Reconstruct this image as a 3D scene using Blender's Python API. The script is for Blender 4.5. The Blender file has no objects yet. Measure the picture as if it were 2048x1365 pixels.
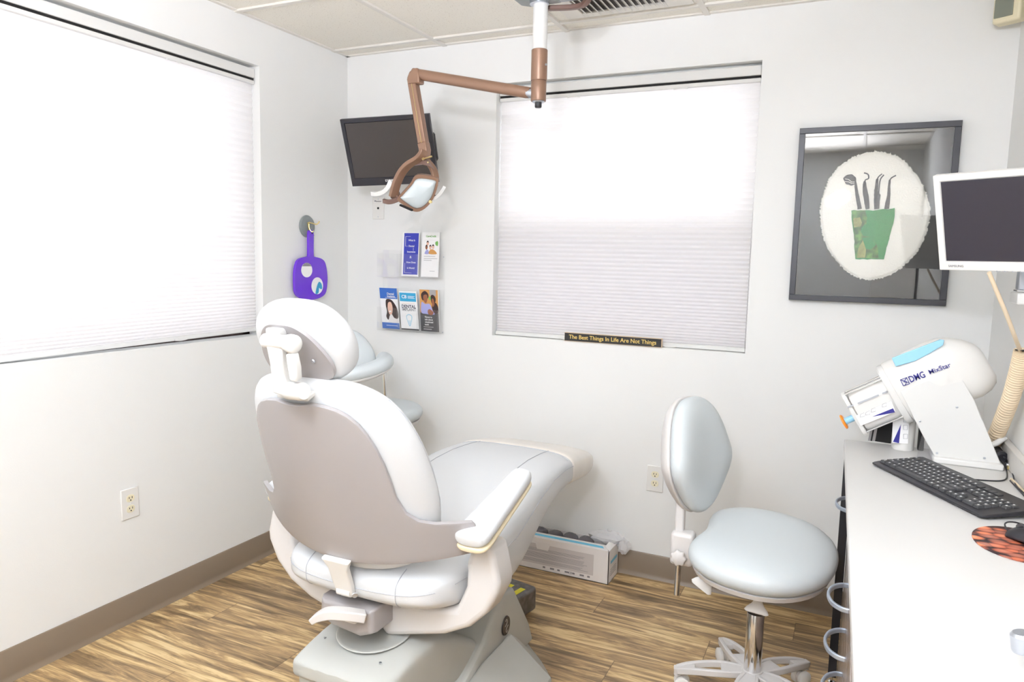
import bpy, bmesh, math, random
import numpy as np
from mathutils import Vector, Matrix
random.seed(7)
rng = random.Random(11)
PI = math.pi
# ------------------------------------------------------------------ camera model
CAM = np.array([2.440735, -3.131596, 1.426609])
YAW, PITCH, ROLL, FPX = -0.438763, -0.113529, 0.022681, 1451.94
_f = np.array([math.sin(YAW)*math.cos(PITCH), math.cos(YAW)*math.cos(PITCH), math.sin(PITCH)])
_r = np.array([math.cos(YAW), -math.sin(YAW), 0]); _u = np.cross(_r, _f)
_r2 = _r*math.cos(ROLL)+_u*math.sin(ROLL); _u2 = -_r*math.sin(ROLL)+_u*math.cos(ROLL)
def ray(px, py): return _f*FPX+_r2*(px-1024)-_u2*(py-682.5)
def X(px, py, v): d = ray(px, py); return CAM+d*((v-CAM[0])/d[0])      # point of plane x=v
def Y(px, py, v): d = ray(px, py); return CAM+d*((v-CAM[1])/d[1])
def Z(px, py, v): d = ray(px, py); return CAM+d*((v-CAM[2])/d[2])
def PL(px, py, o, n): d = ray(px, py); n = np.array(n, float); return CAM+d*(((np.array(o)-CAM)@n)/(d@n))

col = bpy.context.scene.collection
# ------------------------------------------------------------------ materials
def lin(c):
    return tuple((x/255/12.92 if x/255 <= .04045 else ((x/255+.055)/1.055)**2.4) for x in c)+(1,)
def mat(name, c, rough=.5, metal=0, spec=.5, bump=0, bscale=200, coat=0, alpha=1, emit=0, var=0, vscale=8, sheen=0, trans=0):
    m = bpy.data.materials.new(name); m.use_nodes = True
    nt = m.node_tree; b = nt.nodes['Principled BSDF']
    b.inputs['Base Color'].default_value = lin(c); b.inputs['Roughness'].default_value = rough
    b.inputs['Metallic'].default_value = metal; b.inputs['Specular IOR Level'].default_value = spec
    b.inputs['Coat Weight'].default_value = coat; b.inputs['Alpha'].default_value = alpha
    b.inputs['Transmission Weight'].default_value = trans
    tc = nt.nodes.new('ShaderNodeTexCoord')
    if emit:
        b.inputs['Emission Color'].default_value = lin(c); b.inputs['Emission Strength'].default_value = emit
    if bump:
        n = nt.nodes.new('ShaderNodeTexNoise'); n.inputs['Scale'].default_value = bscale; n.inputs['Detail'].default_value = 3
        bp = nt.nodes.new('ShaderNodeBump'); bp.inputs['Strength'].default_value = bump; bp.inputs['Distance'].default_value = .002
        nt.links.new(tc.outputs['Object'], n.inputs['Vector']); nt.links.new(n.outputs['Fac'], bp.inputs['Height'])
        nt.links.new(bp.outputs['Normal'], b.inputs['Normal'])
    if var:
        n = nt.nodes.new('ShaderNodeTexNoise'); n.inputs['Scale'].default_value = vscale; n.inputs['Detail'].default_value = 4
        cr = nt.nodes.new('ShaderNodeValToRGB')
        lo = tuple(max(0, x-var) for x in c)
        cr.color_ramp.elements[0].position = .35; cr.color_ramp.elements[1].position = .65
        cr.color_ramp.elements[0].color = lin(lo); cr.color_ramp.elements[1].color = lin(c)
        nt.links.new(tc.outputs['Object'], n.inputs['Vector']); nt.links.new(n.outputs['Fac'], cr.inputs['Fac'])
        nt.links.new(cr.outputs['Color'], b.inputs['Base Color'])
    return m
M = dict(
 wall=mat('wall_paint', (233,233,231), .62, spec=.3, bump=.12, bscale=260),
 base=mat('baseboard_vinyl', (130,114,96), .42, bump=.08),
 tbar=mat('ceiling_grid_white', (226,222,214), .4),
 vinyl=mat('white_grey_vinyl', (209,210,211), .42, spec=.45, bump=.15, bscale=420),
 toe=mat('clear_beige_cover', (226,219,210), .3, spec=.5, coat=.15, var=8, vscale=7),
 shell=mat('greige_plastic', (160,155,154), .33, spec=.45, coat=.1),
 shell2=mat('warm_white_plastic', (212,208,205), .35, spec=.45, coat=.1),
 base2=mat('grey_green_plastic', (184,184,178), .4, spec=.4, var=6, vscale=4),
 cream=mat('cream_pad_base', (226,212,180), .45),
 white=mat('white_plastic', (228,226,222), .38, spec=.45),
 white2=mat('white_painted_metal', (222,221,218), .3, coat=.1),
 blue=mat('pale_blue_vinyl', (203,209,211), .38, spec=.5, bump=.12, bscale=420),
 seam=mat('seam_thread_grey', (176,178,184), .7),
 chrome=mat('chrome', (225,225,226), .12, 1),
 satin=mat('satin_metal', (196,200,208), .3, .85),
 brass=mat('brass_screw', (214,196,140), .3, .8),
 black=mat('black_plastic', (34,33,38), .42, bump=.1, bscale=500),
 tvblack=mat('tv_black', (38,37,44), .35),
 tvscreen=mat('tv_screen_dark', (62,56,54), .3),
 screen=mat('monitor_screen_dark', (52,49,58), .38),
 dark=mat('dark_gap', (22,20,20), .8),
 brown=mat('bronze_paint', (144,112,92), .34, .3, bump=.1, bscale=700),
 brown2=mat('bronze_paint_dull', (120,94,84), .4, .25),
 bronzecab=mat('bronze_laminate', (150,136,128), .22, .4),
 counter=mat('counter_laminate', (208,206,203), .42, bump=.06, bscale=500),
 backspl=mat('backsplash_laminate', (216,212,206), .35),
 handle=mat('handle_satin_grey', (168,178,192), .3, .6),
 purple=mat('purple_plastic', (106,42,208), .22, spec=.6, coat=.4),
 mirror=mat('mirror_glass', (235,238,240), .04, 1),
 discgrey=mat('grey_disc', (132,138,138), .35),
 artblack=mat('mat_board_black', (24,24,26), .7),
 frameblk=mat('black_frame_paint', (50,50,56), .35),
 keycap=mat('key_cap_grey', (62,62,64), .45),
 ink=mat('white_ink', (235,235,235), .5),
 navy=mat('navy_ink', (42,40,132), .4),
 lens=mat('lamp_shield', (196,204,206), .18, spec=.6, coat=.3),
 pouch=mat('pouch_dark_film', (92,88,94), .25, spec=.7, bump=1.0, bscale=60), bagf=mat('bag_white_film', (244,244,246), .3, spec=.6, alpha=.5),
 hose=mat('beige_conduit', (226,206,176), .5),
 ivory=mat('ivory_plastic', (232,224,196), .4),
 pir=mat('sensor_cream', (226,216,184), .45),
 pirlens=mat('sensor_lens', (128,132,120), .2),
 cord=mat('black_cord', (34,34,38), .45),
 pcase=mat('yellow_tape', (232,222,40), .5),
 pedal=mat('cast_grey_metal', (128,124,122), .42, .5, var=24, vscale=40),
 card=mat('white_cardboard', (236,232,230), .6),
 cardgrey=mat('grey_print_cardboard', (208,202,200), .6),
 lightblue=mat('light_blue_print', (112,196,226), .5),
 orange=mat('orange_plastic', (246,142,30), .35),
 bluewin=mat('light_blue_clear_plastic', (150,206,236), .1, spec=.6, coat=.6),
 paper=mat('paper_white', (244,243,242), .6),
 teal=mat('teal_rubber', (70,170,190), .5),
 royal=mat('print_royal_blue', (52,104,186), .5),
 indigo=mat('print_indigo', (48,58,170), .5),
 cyan=mat('print_cyan', (54,160,204), .5),
 greyp=mat('print_charcoal', (72,70,72), .5),
 skin1=mat('print_skin_light', (232,190,168), .6), skin2=mat('print_skin_brown', (150,92,62), .6),
 hair=mat('print_hair_brown', (58,38,36), .6), warm=mat('print_warm_amber', (206,150,84), .6),
 shirt=mat('print_shirt_lilac', (164,166,216), .6), green=mat('print_green', (120,180,90), .6),
 inkgrey=mat('print_grey_text', (140,138,142), .6), inkdark=mat('print_dark_text', (70,68,84), .6),
 gold=mat('gold_lettering', (226,196,112), .5), signblk=mat('sign_black', (38,35,36), .5), signwood=mat('sign_raw_wood', (222,196,164), .6),
 rug=mat('white_shag_yarn', (238,236,228), .9, bump=1.0, bscale=170),
 rugg=mat('green_yarn', (22,132,62), .85, bump=1.0, bscale=300),
 rugg2=mat('olive_green_cloth', (96,150,62), .8, var=80, vscale=45),
 olive=mat('khaki_cloth', (150,156,86), .8, var=30, vscale=60),
 rugk=mat('dark_yarn', (34,30,44), .85, bump=.8, bscale=300),
 emblem=mat('emblem_brown', (52,42,42), .3),
 silver=mat('emblem_silver', (190,186,180), .3, .8),
 room=mat('door_grey_paint', (120,122,126), .5), cabw=mat('cabinet_white', (232,230,226), .35),
 outbrown=mat('window_frame_bronze', (60,44,38), .5),
)
def glassmat(name, c, a, rough=.05):
    m = bpy.data.materials.new(name); m.use_nodes = True; nt = m.node_tree
    for n in list(nt.nodes): nt.nodes.remove(n)
    o = nt.nodes.new('ShaderNodeOutputMaterial'); mx = nt.nodes.new('ShaderNodeMixShader')
    t = nt.nodes.new('ShaderNodeBsdfTransparent'); t.inputs[0].default_value = lin(c)
    g = nt.nodes.new('ShaderNodeBsdfGlossy'); g.inputs['Roughness'].default_value = rough
    g.inputs[0].default_value = (1,1,1,1)
    lw = nt.nodes.new('ShaderNodeLayerWeight'); lw.inputs[0].default_value = .5
    pw = nt.nodes.new('ShaderNodeMath'); pw.operation = 'POWER'; pw.inputs[1].default_value = 4
    ma = nt.nodes.new('ShaderNodeMath'); ma.operation = 'MULTIPLY_ADD'; ma.inputs[1].default_value = .6; ma.inputs[2].default_value = .04*a
    nt.links.new(lw.outputs['Facing'], pw.inputs[0]); nt.links.new(pw.outputs[0], ma.inputs[0])
    nt.links.new(ma.outputs[0], mx.inputs[0]); nt.links.new(t.outputs[0], mx.inputs[1]); nt.links.new(g.outputs[0], mx.inputs[2])
    nt.links.new(mx.outputs[0], o.inputs[0]); return m
M['glass'] = glassmat('clear_glass', (254,254,254), 1.5, .01)
M['acrylic'] = glassmat('clear_acrylic', (254,254,254), .8)
M['insect'] = glassmat('insect_screen', (206,206,210), 1.1)
M['film'] = glassmat('thin_clear_film', (244,244,246), 2.5, .2)

def shade_mat():
    m = bpy.data.materials.new('cellular_shade_fabric'); m.use_nodes = True; nt = m.node_tree
    for n in list(nt.nodes): nt.nodes.remove(n)
    o = nt.nodes.new('ShaderNodeOutputMaterial'); mx = nt.nodes.new('ShaderNodeMixShader'); mx.inputs[0].default_value = .42
    d = nt.nodes.new('ShaderNodeBsdfDiffuse'); d.inputs[0].default_value = lin((240,238,238))
    t = nt.nodes.new('ShaderNodeBsdfTranslucent'); t.inputs[0].default_value = lin((250,248,246))
    nt.links.new(d.outputs[0], mx.inputs[1]); nt.links.new(t.outputs[0], mx.inputs[2]); nt.links.new(mx.outputs[0], o.inputs[0])
    return m
M['shade'] = shade_mat()

def floor_mat():
    m = bpy.data.materials.new('vinyl_plank_floor'); m.use_nodes = True; nt = m.node_tree; N = nt.nodes; L = nt.links
    b = N['Principled BSDF']; b.inputs['Roughness'].default_value = .34; b.inputs['Specular IOR Level'].default_value = .4
    tc = N.new('ShaderNodeTexCoord'); sx = N.new('ShaderNodeSeparateXYZ'); L.new(tc.outputs['Object'], sx.inputs[0])
    def mth(op, a, bb=None, c=None):
        n = N.new('ShaderNodeMath'); n.operation = op
        for i, v in enumerate((a, bb, c)):
            if v is None: continue
            if isinstance(v, (int, float)): n.inputs[i].default_value = v
            else: L.new(v, n.inputs[i])
        return n.outputs[0]
    PW, PLN = .152, 1.22
    ry = mth('DIVIDE', mth('ADD', sx.outputs['Y'], .132), PW); row = mth('FLOOR', ry); fy = mth('FRACT', ry)
    offs = mth('FRACT', mth('MULTIPLY', row, .384))
    rx = mth('ADD', mth('DIVIDE', mth('SUBTRACT', sx.outputs['X'], 1.85), PLN), offs); cx = mth('FLOOR', rx); fx = mth('FRACT', rx)
    wn = N.new('ShaderNodeTexWhiteNoise'); wn.noise_dimensions = '2D'; cmb = N.new('ShaderNodeCombineXYZ')
    L.new(row, cmb.inputs[0]); L.new(cx, cmb.inputs[1]); L.new(cmb.outputs[0], wn.inputs['Vector'])
    # streak coordinates: stretched along X, shifted per plank
    v = N.new('ShaderNodeCombineXYZ')
    L.new(mth('ADD', mth('MULTIPLY', sx.outputs['X'], 1.7), mth('MULTIPLY', wn.outputs['Value'], 37)), v.inputs[0])
    L.new(mth('ADD', mth('MULTIPLY', sx.outputs['Y'], 17), mth('MULTIPLY', wn.outputs['Value'], 91)), v.inputs[1])
    n1 = N.new('ShaderNodeTexNoise'); n1.inputs['Scale'].default_value = 1.25; n1.inputs['Detail'].default_value = 7; n1.inputs['Roughness'].default_value = .66; n1.inputs['Distortion'].default_value = 1.2
    L.new(v.outputs[0], n1.inputs['Vector'])
    v2 = N.new('ShaderNodeCombineXYZ'); L.new(mth('MULTIPLY', sx.outputs['X'], 5), v2.inputs[0]); L.new(mth('ADD', mth('MULTIPLY', sx.outputs['Y'], 150), mth('MULTIPLY', wn.outputs['Value'], 50)), v2.inputs[1])
    n2 = N.new('ShaderNodeTexNoise'); n2.inputs['Scale'].default_value = 1.6; n2.inputs['Detail'].default_value = 4; L.new(v2.outputs[0], n2.inputs['Vector'])
    fac = mth('ADD', mth('MULTIPLY', n1.outputs['Fac'], .8), mth('MULTIPLY', n2.outputs['Fac'], .2))
    fac = mth('ADD', fac, mth('MULTIPLY', mth('SUBTRACT', wn.outputs['Value'], .5), .07))
    cr = N.new('ShaderNodeValToRGB'); e = cr.color_ramp.elements
    e[0].position = .36; e[0].color = lin((104,84,60)); e[1].position = .665; e[1].color = lin((226,202,156))
    for p, c in ((.44, (134,110,80)), (.485, (158,130,94)), (.53, (182,150,106)), (.59, (216,188,138))):
        q = e.new(p); q.color = lin(c)
    L.new(fac, cr.inputs[0])
    ex = mth('LESS_THAN', mth('MULTIPLY', mth('MINIMUM', fx, mth('SUBTRACT', 1, fx)), PLN), .0016)
    ey = mth('LESS_THAN', mth('MULTIPLY', mth('MINIMUM', fy, mth('SUBTRACT', 1, fy)), PW), .0008)
    edge = mth('MAXIMUM', ex, mth('MULTIPLY', ey, .6))
    mix = N.new('ShaderNodeMix'); mix.data_type = 'RGBA'; L.new(mth('MULTIPLY', edge, .6), mix.inputs[0]); L.new(cr.outputs[0], mix.inputs[6]); mix.inputs[7].default_value = lin((80,58,40))
    L.new(mix.outputs[2], b.inputs['Base Color'])
    bp = N.new('ShaderNodeBump'); bp.inputs['Strength'].default_value = .15; bp.inputs['Distance'].default_value = .001
    L.new(fac, bp.inputs['Height']); L.new(bp.outputs[0], b.inputs['Normal'])
    return m
M['floor'] = floor_mat()
def tile_mat():
    m = mat('acoustic_tile', (232,226,216), .85, spec=.1); nt = m.node_tree; N = nt.nodes; L = nt.links; b = N['Principled BSDF']
    tc = N.new('ShaderNodeTexCoord'); n = N.new('ShaderNodeTexNoise'); n.inputs['Scale'].default_value = 150; n.inputs['Detail'].default_value = 2
    cr = N.new('ShaderNodeValToRGB'); e = cr.color_ramp.elements; e[0].position = .27; e[0].color = lin((196,188,174)); e[1].position = .37; e[1].color = lin((240,236,226))
    L.new(tc.outputs['Object'], n.inputs['Vector']); L.new(n.outputs['Fac'], cr.inputs[0]); L.new(cr.outputs[0], b.inputs['Base Color'])
    bp = N.new('ShaderNodeBump'); bp.inputs['Strength'].default_value = .3; bp.inputs['Distance'].default_value = .002; L.new(n.outputs['Fac'], bp.inputs['Height']); L.new(bp.outputs[0], b.inputs['Normal'])
    return m
M['tile'] = tile_mat()
def pebble_mat():
    m = mat('pebble_print', (150,90,70), .55); nt = m.node_tree; N = nt.nodes; L = nt.links; b = N['Principled BSDF']
    tc = N.new('ShaderNodeTexCoord'); v = N.new('ShaderNodeTexVoronoi'); v.feature = 'F1'; v.inputs['Scale'].default_value = 30
    mp = N.new('ShaderNodeMapping'); mp.inputs['Scale'].default_value = (1,1.5,1); mp.inputs['Rotation'].default_value = (0,0,.5)
    L.new(tc.outputs['Object'], mp.inputs[0]); L.new(mp.outputs[0], v.inputs['Vector'])
    cr = N.new('ShaderNodeValToRGB'); e = cr.color_ramp.elements; e[0].position = 0; e[0].color = lin((250,200,170)); e[1].position = .66; e[1].color = lin((60,36,44)); q = e.new(.44); q.color = lin((214,136,106))
    L.new(v.outputs['Distance'], cr.inputs[0])
    sp = N.new('ShaderNodeSeparateColor'); L.new(v.outputs['Color'], sp.inputs[0])
    c2 = N.new('ShaderNodeValToRGB'); f = c2.color_ramp.elements; f[0].position = .2; f[0].color = lin((150,112,120)); f[1].position = .8; f[1].color = lin((250,206,164)); f2 = f.new(.5); f2.color = lin((216,150,124))
    L.new(sp.outputs[0], c2.inputs[0])
    mx = N.new('ShaderNodeMix'); mx.data_type = 'RGBA'; mx.blend_type = 'MULTIPLY'; mx.inputs[0].default_value = .75
    L.new(cr.outputs[0], mx.inputs[6]); L.new(c2.outputs[0], mx.inputs[7]); L.new(mx.outputs[2], b.inputs['Base Color'])
    return m
M['pebble'] = pebble_mat()

# ------------------------------------------------------------------ geometry helpers
class G:
    def __init__(s): s.v = []; s.f = []
    def add(s, V, F):
        k = len(s.v); s.v += [tuple(float(c) for c in p) for p in V]; s.f += [tuple(k+i for i in f) for f in F]; return s
    def box(s, c, d, R=None):
        c = np.array(c, float); V = []
        for sx in (-.5,.5):
            for sy in (-.5,.5):
                for sz in (-.5,.5):
                    p = np.array([sx*d[0], sy*d[1], sz*d[2]])
                    V.append(c+(R@p if R is not None else p))
        return s.add(V, [(0,1,3,2),(4,6,7,5),(0,4,5,1),(2,3,7,6),(0,2,6,4),(1,5,7,3)])
    def box2(s, a, b):
        a = np.array(a, float); b = np.array(b, float); return s.box((a+b)/2, np.abs(b-a))
    def loft(s, rings, c0=True, c1=True, closed=False):
        n = len(rings[0]); V = [p for r in rings for p in r]; F = []
        m = len(rings)
        for i in range(m if closed else m-1):
            j = (i+1) % m
            for k in range(n): F.append((i*n+k, i*n+(k+1)%n, j*n+(k+1)%n, j*n+k))
        if not closed:
            if c0: F.append(tuple(range(n))[::-1])
            if c1: F.append(tuple((m-1)*n+k for k in range(n)))
        return s.add(V, F)
    def tube(s, path, r, n=12, caps=True, flat=None, up=None):
        path = [np.array(p, float) for p in path]; rs = r if isinstance(r, (list, tuple)) else [r]*len(path)
        rings = []; pu = None
        for i, p in enumerate(path):
            t = path[min(i+1, len(path)-1)]-path[max(i-1, 0)]; t /= np.linalg.norm(t)
            if pu is None:
                a = np.array(up if up is not None else ((0,0,1) if abs(t[2]) < .9 else (1,0,0)), float)
            else: a = pu
            a = a-t*(a@t); a /= np.linalg.norm(a); pu = a; b = np.cross(t, a)
            fl = flat or 1
            rings.append([p+rs[i]*(math.cos(2*PI*k/n)*a+math.sin(2*PI*k/n)*b*fl) for k in range(n)])
        return s.loft(rings, caps, caps)
    def bar(s, path, w, h, up=(0,0,1)):
        # rectangular section bar; w along side, h along up
        path = [np.array(p, float) for p in path]; rings = []
        ws = w if isinstance(w, (list, tuple)) else [w]*len(path); hs = h if isinstance(h, (list, tuple)) else [h]*len(path)
        for i, p in enumerate(path):
            t = path[min(i+1, len(path)-1)]-path[max(i-1, 0)]; t /= np.linalg.norm(t)
            a = np.array(up, float); a = a-t*(a@t); a /= np.linalg.norm(a); b = np.cross(t, a)
            rings.append([p+a*hs[i]/2*q+b*ws[i]/2*r for q, r in ((1,1),(-1,1),(-1,-1),(1,-1))])
        return s.loft(rings)
    def prism(s, pts, d):
        # pts: 3-D planar outline, d: extrusion vector
        P = [np.array(p, float) for p in pts]; d = np.array(d, float)
        return s.loft([P, [p+d for p in P]])
    def lathe(s, prof, o, ax=(0,0,1), n=32):
        ax = np.array(ax, float); ax /= np.linalg.norm(ax); a = np.array((1,0,0) if abs(ax[0]) < .9 else (0,1,0), float)
        a = a-ax*(a@ax); a /= np.linalg.norm(a); b = np.cross(ax, a); o = np.array(o, float)
        rings = [[o+ax*h+max(r, 1e-5)*(math.cos(2*PI*k/n)*a+math.sin(2*PI*k/n)*b) for k in range(n)] for r, h in prof]
        return s.loft(rings)
WL = {}
def tagit(o, label=None, cat=None, group=None, kind=None):
    if label: o['label'] = label
    if cat: o['category'] = cat
    if group: o['group'] = group
    if kind: o['kind'] = kind
    return o
def thing(name, loc, label, cat, group=None):
    o = bpy.data.objects.new(name, None); col.objects.link(o); o.location = loc; o.empty_display_size = .05
    WL[o] = np.array(loc, float); return tagit(o, label, cat, group)
def build(name, g, m, parent=None, loc=None, smooth=35, bevel=0, seg=2, sub=0, solid=0, label=None):
    o0 = WL[parent] if parent is not None else np.array(loc if loc is not None else (0,0,0), float)
    me = bpy.data.meshes.new(name); me.from_pydata([tuple(np.array(p)-o0) for p in g.v], [], g.f)
    bm = bmesh.new(); bm.from_mesh(me); bmesh.ops.remove_doubles(bm, verts=bm.verts, dist=1e-6); bmesh.ops.recalc_face_normals(bm, faces=bm.faces); bm.to_mesh(me); bm.free()
    for mm in (m if isinstance(m, (list, tuple)) else [m]): me.materials.append(mm)
    o = bpy.data.objects.new(name, me); col.objects.link(o)
    if parent is not None: o.parent = parent
    else: o.location = tuple(o0)
    WL[o] = o0
    if smooth:
        me.polygons.foreach_set('use_smooth', [True]*len(me.polygons)); me.set_sharp_from_angle(angle=math.radians(smooth))
    if solid: q = o.modifiers.new('s', 'SOLIDIFY'); q.thickness = solid; q.offset = 0
    if bevel: q = o.modifiers.new('b', 'BEVEL'); q.width = bevel; q.segments = seg; q.limit_method = 'ANGLE'; q.angle_limit = .6; q.harden_normals = False
    if sub: q = o.modifiers.new('u', 'SUBSURF'); q.levels = sub; q.render_levels = sub
    if label: o['label'] = label
    return o
def struct(name, g, m, **k):
    o = build(name, g, m, **k); o['kind'] = 'structure'; return o
def text(name, s, size, o, ax, up, m, parent, align='CENTER', ext=.0004, shear=0, sx=1, bold=0):
    c = bpy.data.curves.new('t', 'FONT'); c.body = s; c.size = size; c.align_x = align; c.align_y = 'CENTER'; c.extrude = ext; c.shear = shear; c.resolution_u = 3; c.offset = bold
    ob = bpy.data.objects.new('t', c); col.objects.link(ob); bpy.context.view_layer.update()
    me = bpy.data.meshes.new_from_object(ob.evaluated_get(bpy.context.evaluated_depsgraph_get()))
    bpy.data.objects.remove(ob); bpy.data.curves.remove(c)
    ax = np.array(ax, float); ax /= np.linalg.norm(ax); up = np.array(up, float); up = up-ax*(up@ax); up /= np.linalg.norm(up); n = np.cross(ax, up); o = np.array(o, float)
    w = WL[parent]
    for v in me.vertices:
        p = o+ax*v.co.x*sx+up*v.co.y+n*v.co.z-w; v.co = tuple(p)
    me.name = name; me.materials.clear(); me.materials.append(m)
    t = bpy.data.objects.new(name, me); col.objects.link(t); t.parent = parent; WL[t] = w
    return t
def sring(c, a, b, ra, rb, n=24, e=2.0):
    c = np.array(c, float); a = np.array(a, float); b = np.array(b, float); R = []
    for k in range(n):
        t = 2*PI*k/n; ct, st = math.cos(t), math.sin(t)
        R.append(c+a*ra*math.copysign(abs(ct)**(2/e), ct)+b*rb*math.copysign(abs(st)**(2/e), st))
    return R
def catmull(pts, n=6, closed=False):
    P = [np.array(p, float) for p in pts]; out = []; m = len(P)
    rngi = range(m if closed else m-1)
    for i in rngi:
        if closed: p0, p1, p2, p3 = P[(i-1)%m], P[i], P[(i+1)%m], P[(i+2)%m]
        else: p0, p1, p2, p3 = P[max(i-1,0)], P[i], P[i+1], P[min(i+2,m-1)]
        for k in range(n):
            t = k/n; out.append(.5*((2*p1)+(-p0+p2)*t+(2*p0-5*p1+4*p2-p3)*t*t+(-p0+3*p1-3*p2+p3)*t**3))
    if not closed: out.append(P[-1])
    return out
def pillow(g, O, ax, up, N, half, levels, curve=0, cv=None, n=4):
    # half: right-half outline (u,v) from top centre to bottom centre; mirrored; levels (N offset, scale)
    R = [(u, v) for u, v in half]; Lf = [(-u, v) for u, v in half[1:-1]][::-1]
    out = catmull([(u, v, 0) for u, v in R+Lf], n, True)
    O = np.array(O, float); ax = np.array(ax, float); up = np.array(up, float); N = np.array(N, float)
    vc = cv if cv is not None else (half[0][1]+half[-1][1])/2; rings = []
    for d, s in levels:
        s = max(s, .02)
        rings.append([O+ax*(p[0]*s)+up*(vc+(p[1]-vc)*s)+N*(d+curve*(p[0]*s)**2) for p in out])
    return g.loft(rings)
def quad_on(g, pts, d):
    return g.prism(pts, d)

# ------------------------------------------------------------------ the room
W, H, YF, WT = 2.9, 2.44, -4.2, .14
LW = (-2.12, -.617, 1.05, 2.244)       # left window y0,y1,z0,z1
BW = (.863, 2.045, 1.053, 2.235)       # back window x0,x1,z0,z1
def wall_with_hole(name, horiz, lo, hi, hole, plane_axis):
    a0, a1, z0, z1 = hole; g = G()
    def bx(p, q, r, s):
        if p >= q or r >= s: return
        if plane_axis == 'x': g.box2((-WT, p, r), (0, q, s))
        else: g.box2((p, 0, r), (q, WT, s))
    bx(lo, a0, -.02, H+.1); bx(a1, hi, -.02, H+.1); bx(a0, a1, -.02, z0); bx(a0, a1, z1, H+.1)
    return struct(name, g, M['wall'], smooth=0)
wall_with_hole('wall_left', 0, YF, 0, LW, 'x')
wall_with_hole('wall_back', 0, -WT, W+WT, BW, 'y')
struct('wall_right', G().box2((W, YF, -.02), (W+WT, 0, H+.1)), M['wall'], smooth=0)
struct('wall_front', G().box2((-WT, YF-WT, -.02), (W+WT, YF, H+.1)), M['wall'], smooth=0)
struct('floor', G().box2((-WT, YF-WT, -.05), (W+WT, WT, 0)), M['floor'], smooth=0)
struct('ceiling', G().box2((0, YF, H), (W, 0, H+.05)), M['tile'], smooth=0)
g = G()
for i, x in enumerate((.58, 1.208, 1.82, 2.43)): g.box2((x-.012, YF, H-.010), (x+.012, 0, H))
struct('trim_1', g, M['tbar'], smooth=0, bevel=.001)
g = G()
for k in range(7):
    y = -.114-.633*k; g.box2((0, y-.012, H-.0095), (W, y+.012, H))
struct('trim_2', g, M['tbar'], smooth=0, bevel=.001)
g = G(); g.box2((0, -.02, H-.0065), (W, 0, H)); g.box2((0, YF, H-.0065), (.02, 0, H)); g.box2((W-.02, YF, H-.0065), (W, 0, H))
struct('trim_3', g, M['tbar'], smooth=0, bevel=.001)
BB = [(0,0),(.016,0),(.014,.004),(.008,.012),(.006,.022),(.006,.108),(.003,.112),(0,.112)]
g = G(); g.loft([[(x, YF, z) for x, z in BB], [(x, 0, z) for x, z in BB]]); struct('baseboard_left', g, M['base'], smooth=40)
g = G(); g.loft([[(0, -x, z) for x, z in BB], [(W, -x, z) for x, z in BB]]); struct('baseboard_back', g, M['base'], smooth=40)
g = G(); g.loft([[(W-x, YF, z) for x, z in BB], [(W-x, 0, z) for x, z in BB]]); struct('baseboard_right', g, M['base'], smooth=40)
# things behind the photographer, seen only in the picture glass
g = G().box2((.75, YF, 0), (1.65, YF+.045, 2.05)); d = struct('door_1', g, M['room'], smooth=0, bevel=.004)
g = G(); g.box2((.67, YF, 0), (.75, YF+.06, 2.13)); g.box2((1.65, YF, 0), (1.73, YF+.06, 2.13)); g.box2((.67, YF, 2.05), (1.73, YF+.06, 2.13))
struct('trim_4', g, M['cabw'], smooth=0, bevel=.003)
t = thing('storage_cabinet', (2.72, YF+.25, 0), 'tall white storage cabinet standing by the wall behind the photographer', 'cabinet')
build('body', G().box2((2.56, YF+.01, 0), (2.88, YF+.5, 2.1)), M['cabw'], t, smooth=0, bevel=.004)
for z_ in (.1, 1.1): build('door', G().box2((2.57, YF+.5, z_), (2.87, YF+.52, z_+.97)), M['cabw'], t, smooth=0, bevel=.004)

# windows: frame, sashes, glass
def window(n, plane, a0, a1, z0, z1, sash):
    fr = G(); gl = G(); sc = G(); D0, D1 = .085, WT
    def bx(g, p, q, r, s, d0, d1):
        if plane == 'x': g.box2((-d1, p, r), (-d0, q, s))
        else: g.box2((p, d0, r), (q, d1, s))
    w = .035
    bx(fr, a0, a0+w, z0, z1, D0, D1); bx(fr, a1-w, a1, z0, z1, D0, D1); bx(fr, a0, a1, z0, z0+w, D0, D1); bx(fr, a0, a1, z1-w, z1, D0, D1)
    zm = z0+(z1-z0)*.44
    if sash: bx(fr, a0, a1, zm-.03, zm+.03, D0+.005, D1)
    bx(gl, a0+w, a1-w, z0+w, z1-w, .118, .122)
    o = struct('window_%d' % n, fr, M['white2'] if sash else M['outbrown'], smooth=0, bevel=.002)
    WL[o] = np.zeros(3)
    build('glass_pane', gl, M['glass'], o, smooth=0)
    if sash:
        bx(sc, a0+w, a1-w, z0+w, zm, .131, .132); build('insect_screen', sc, M['insect'], o, smooth=0)
window(1, 'x', LW[0], LW[1], LW[2], LW[3], False)
window(2, 'y', BW[0], BW[1], BW[2], BW[3], True)

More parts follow.
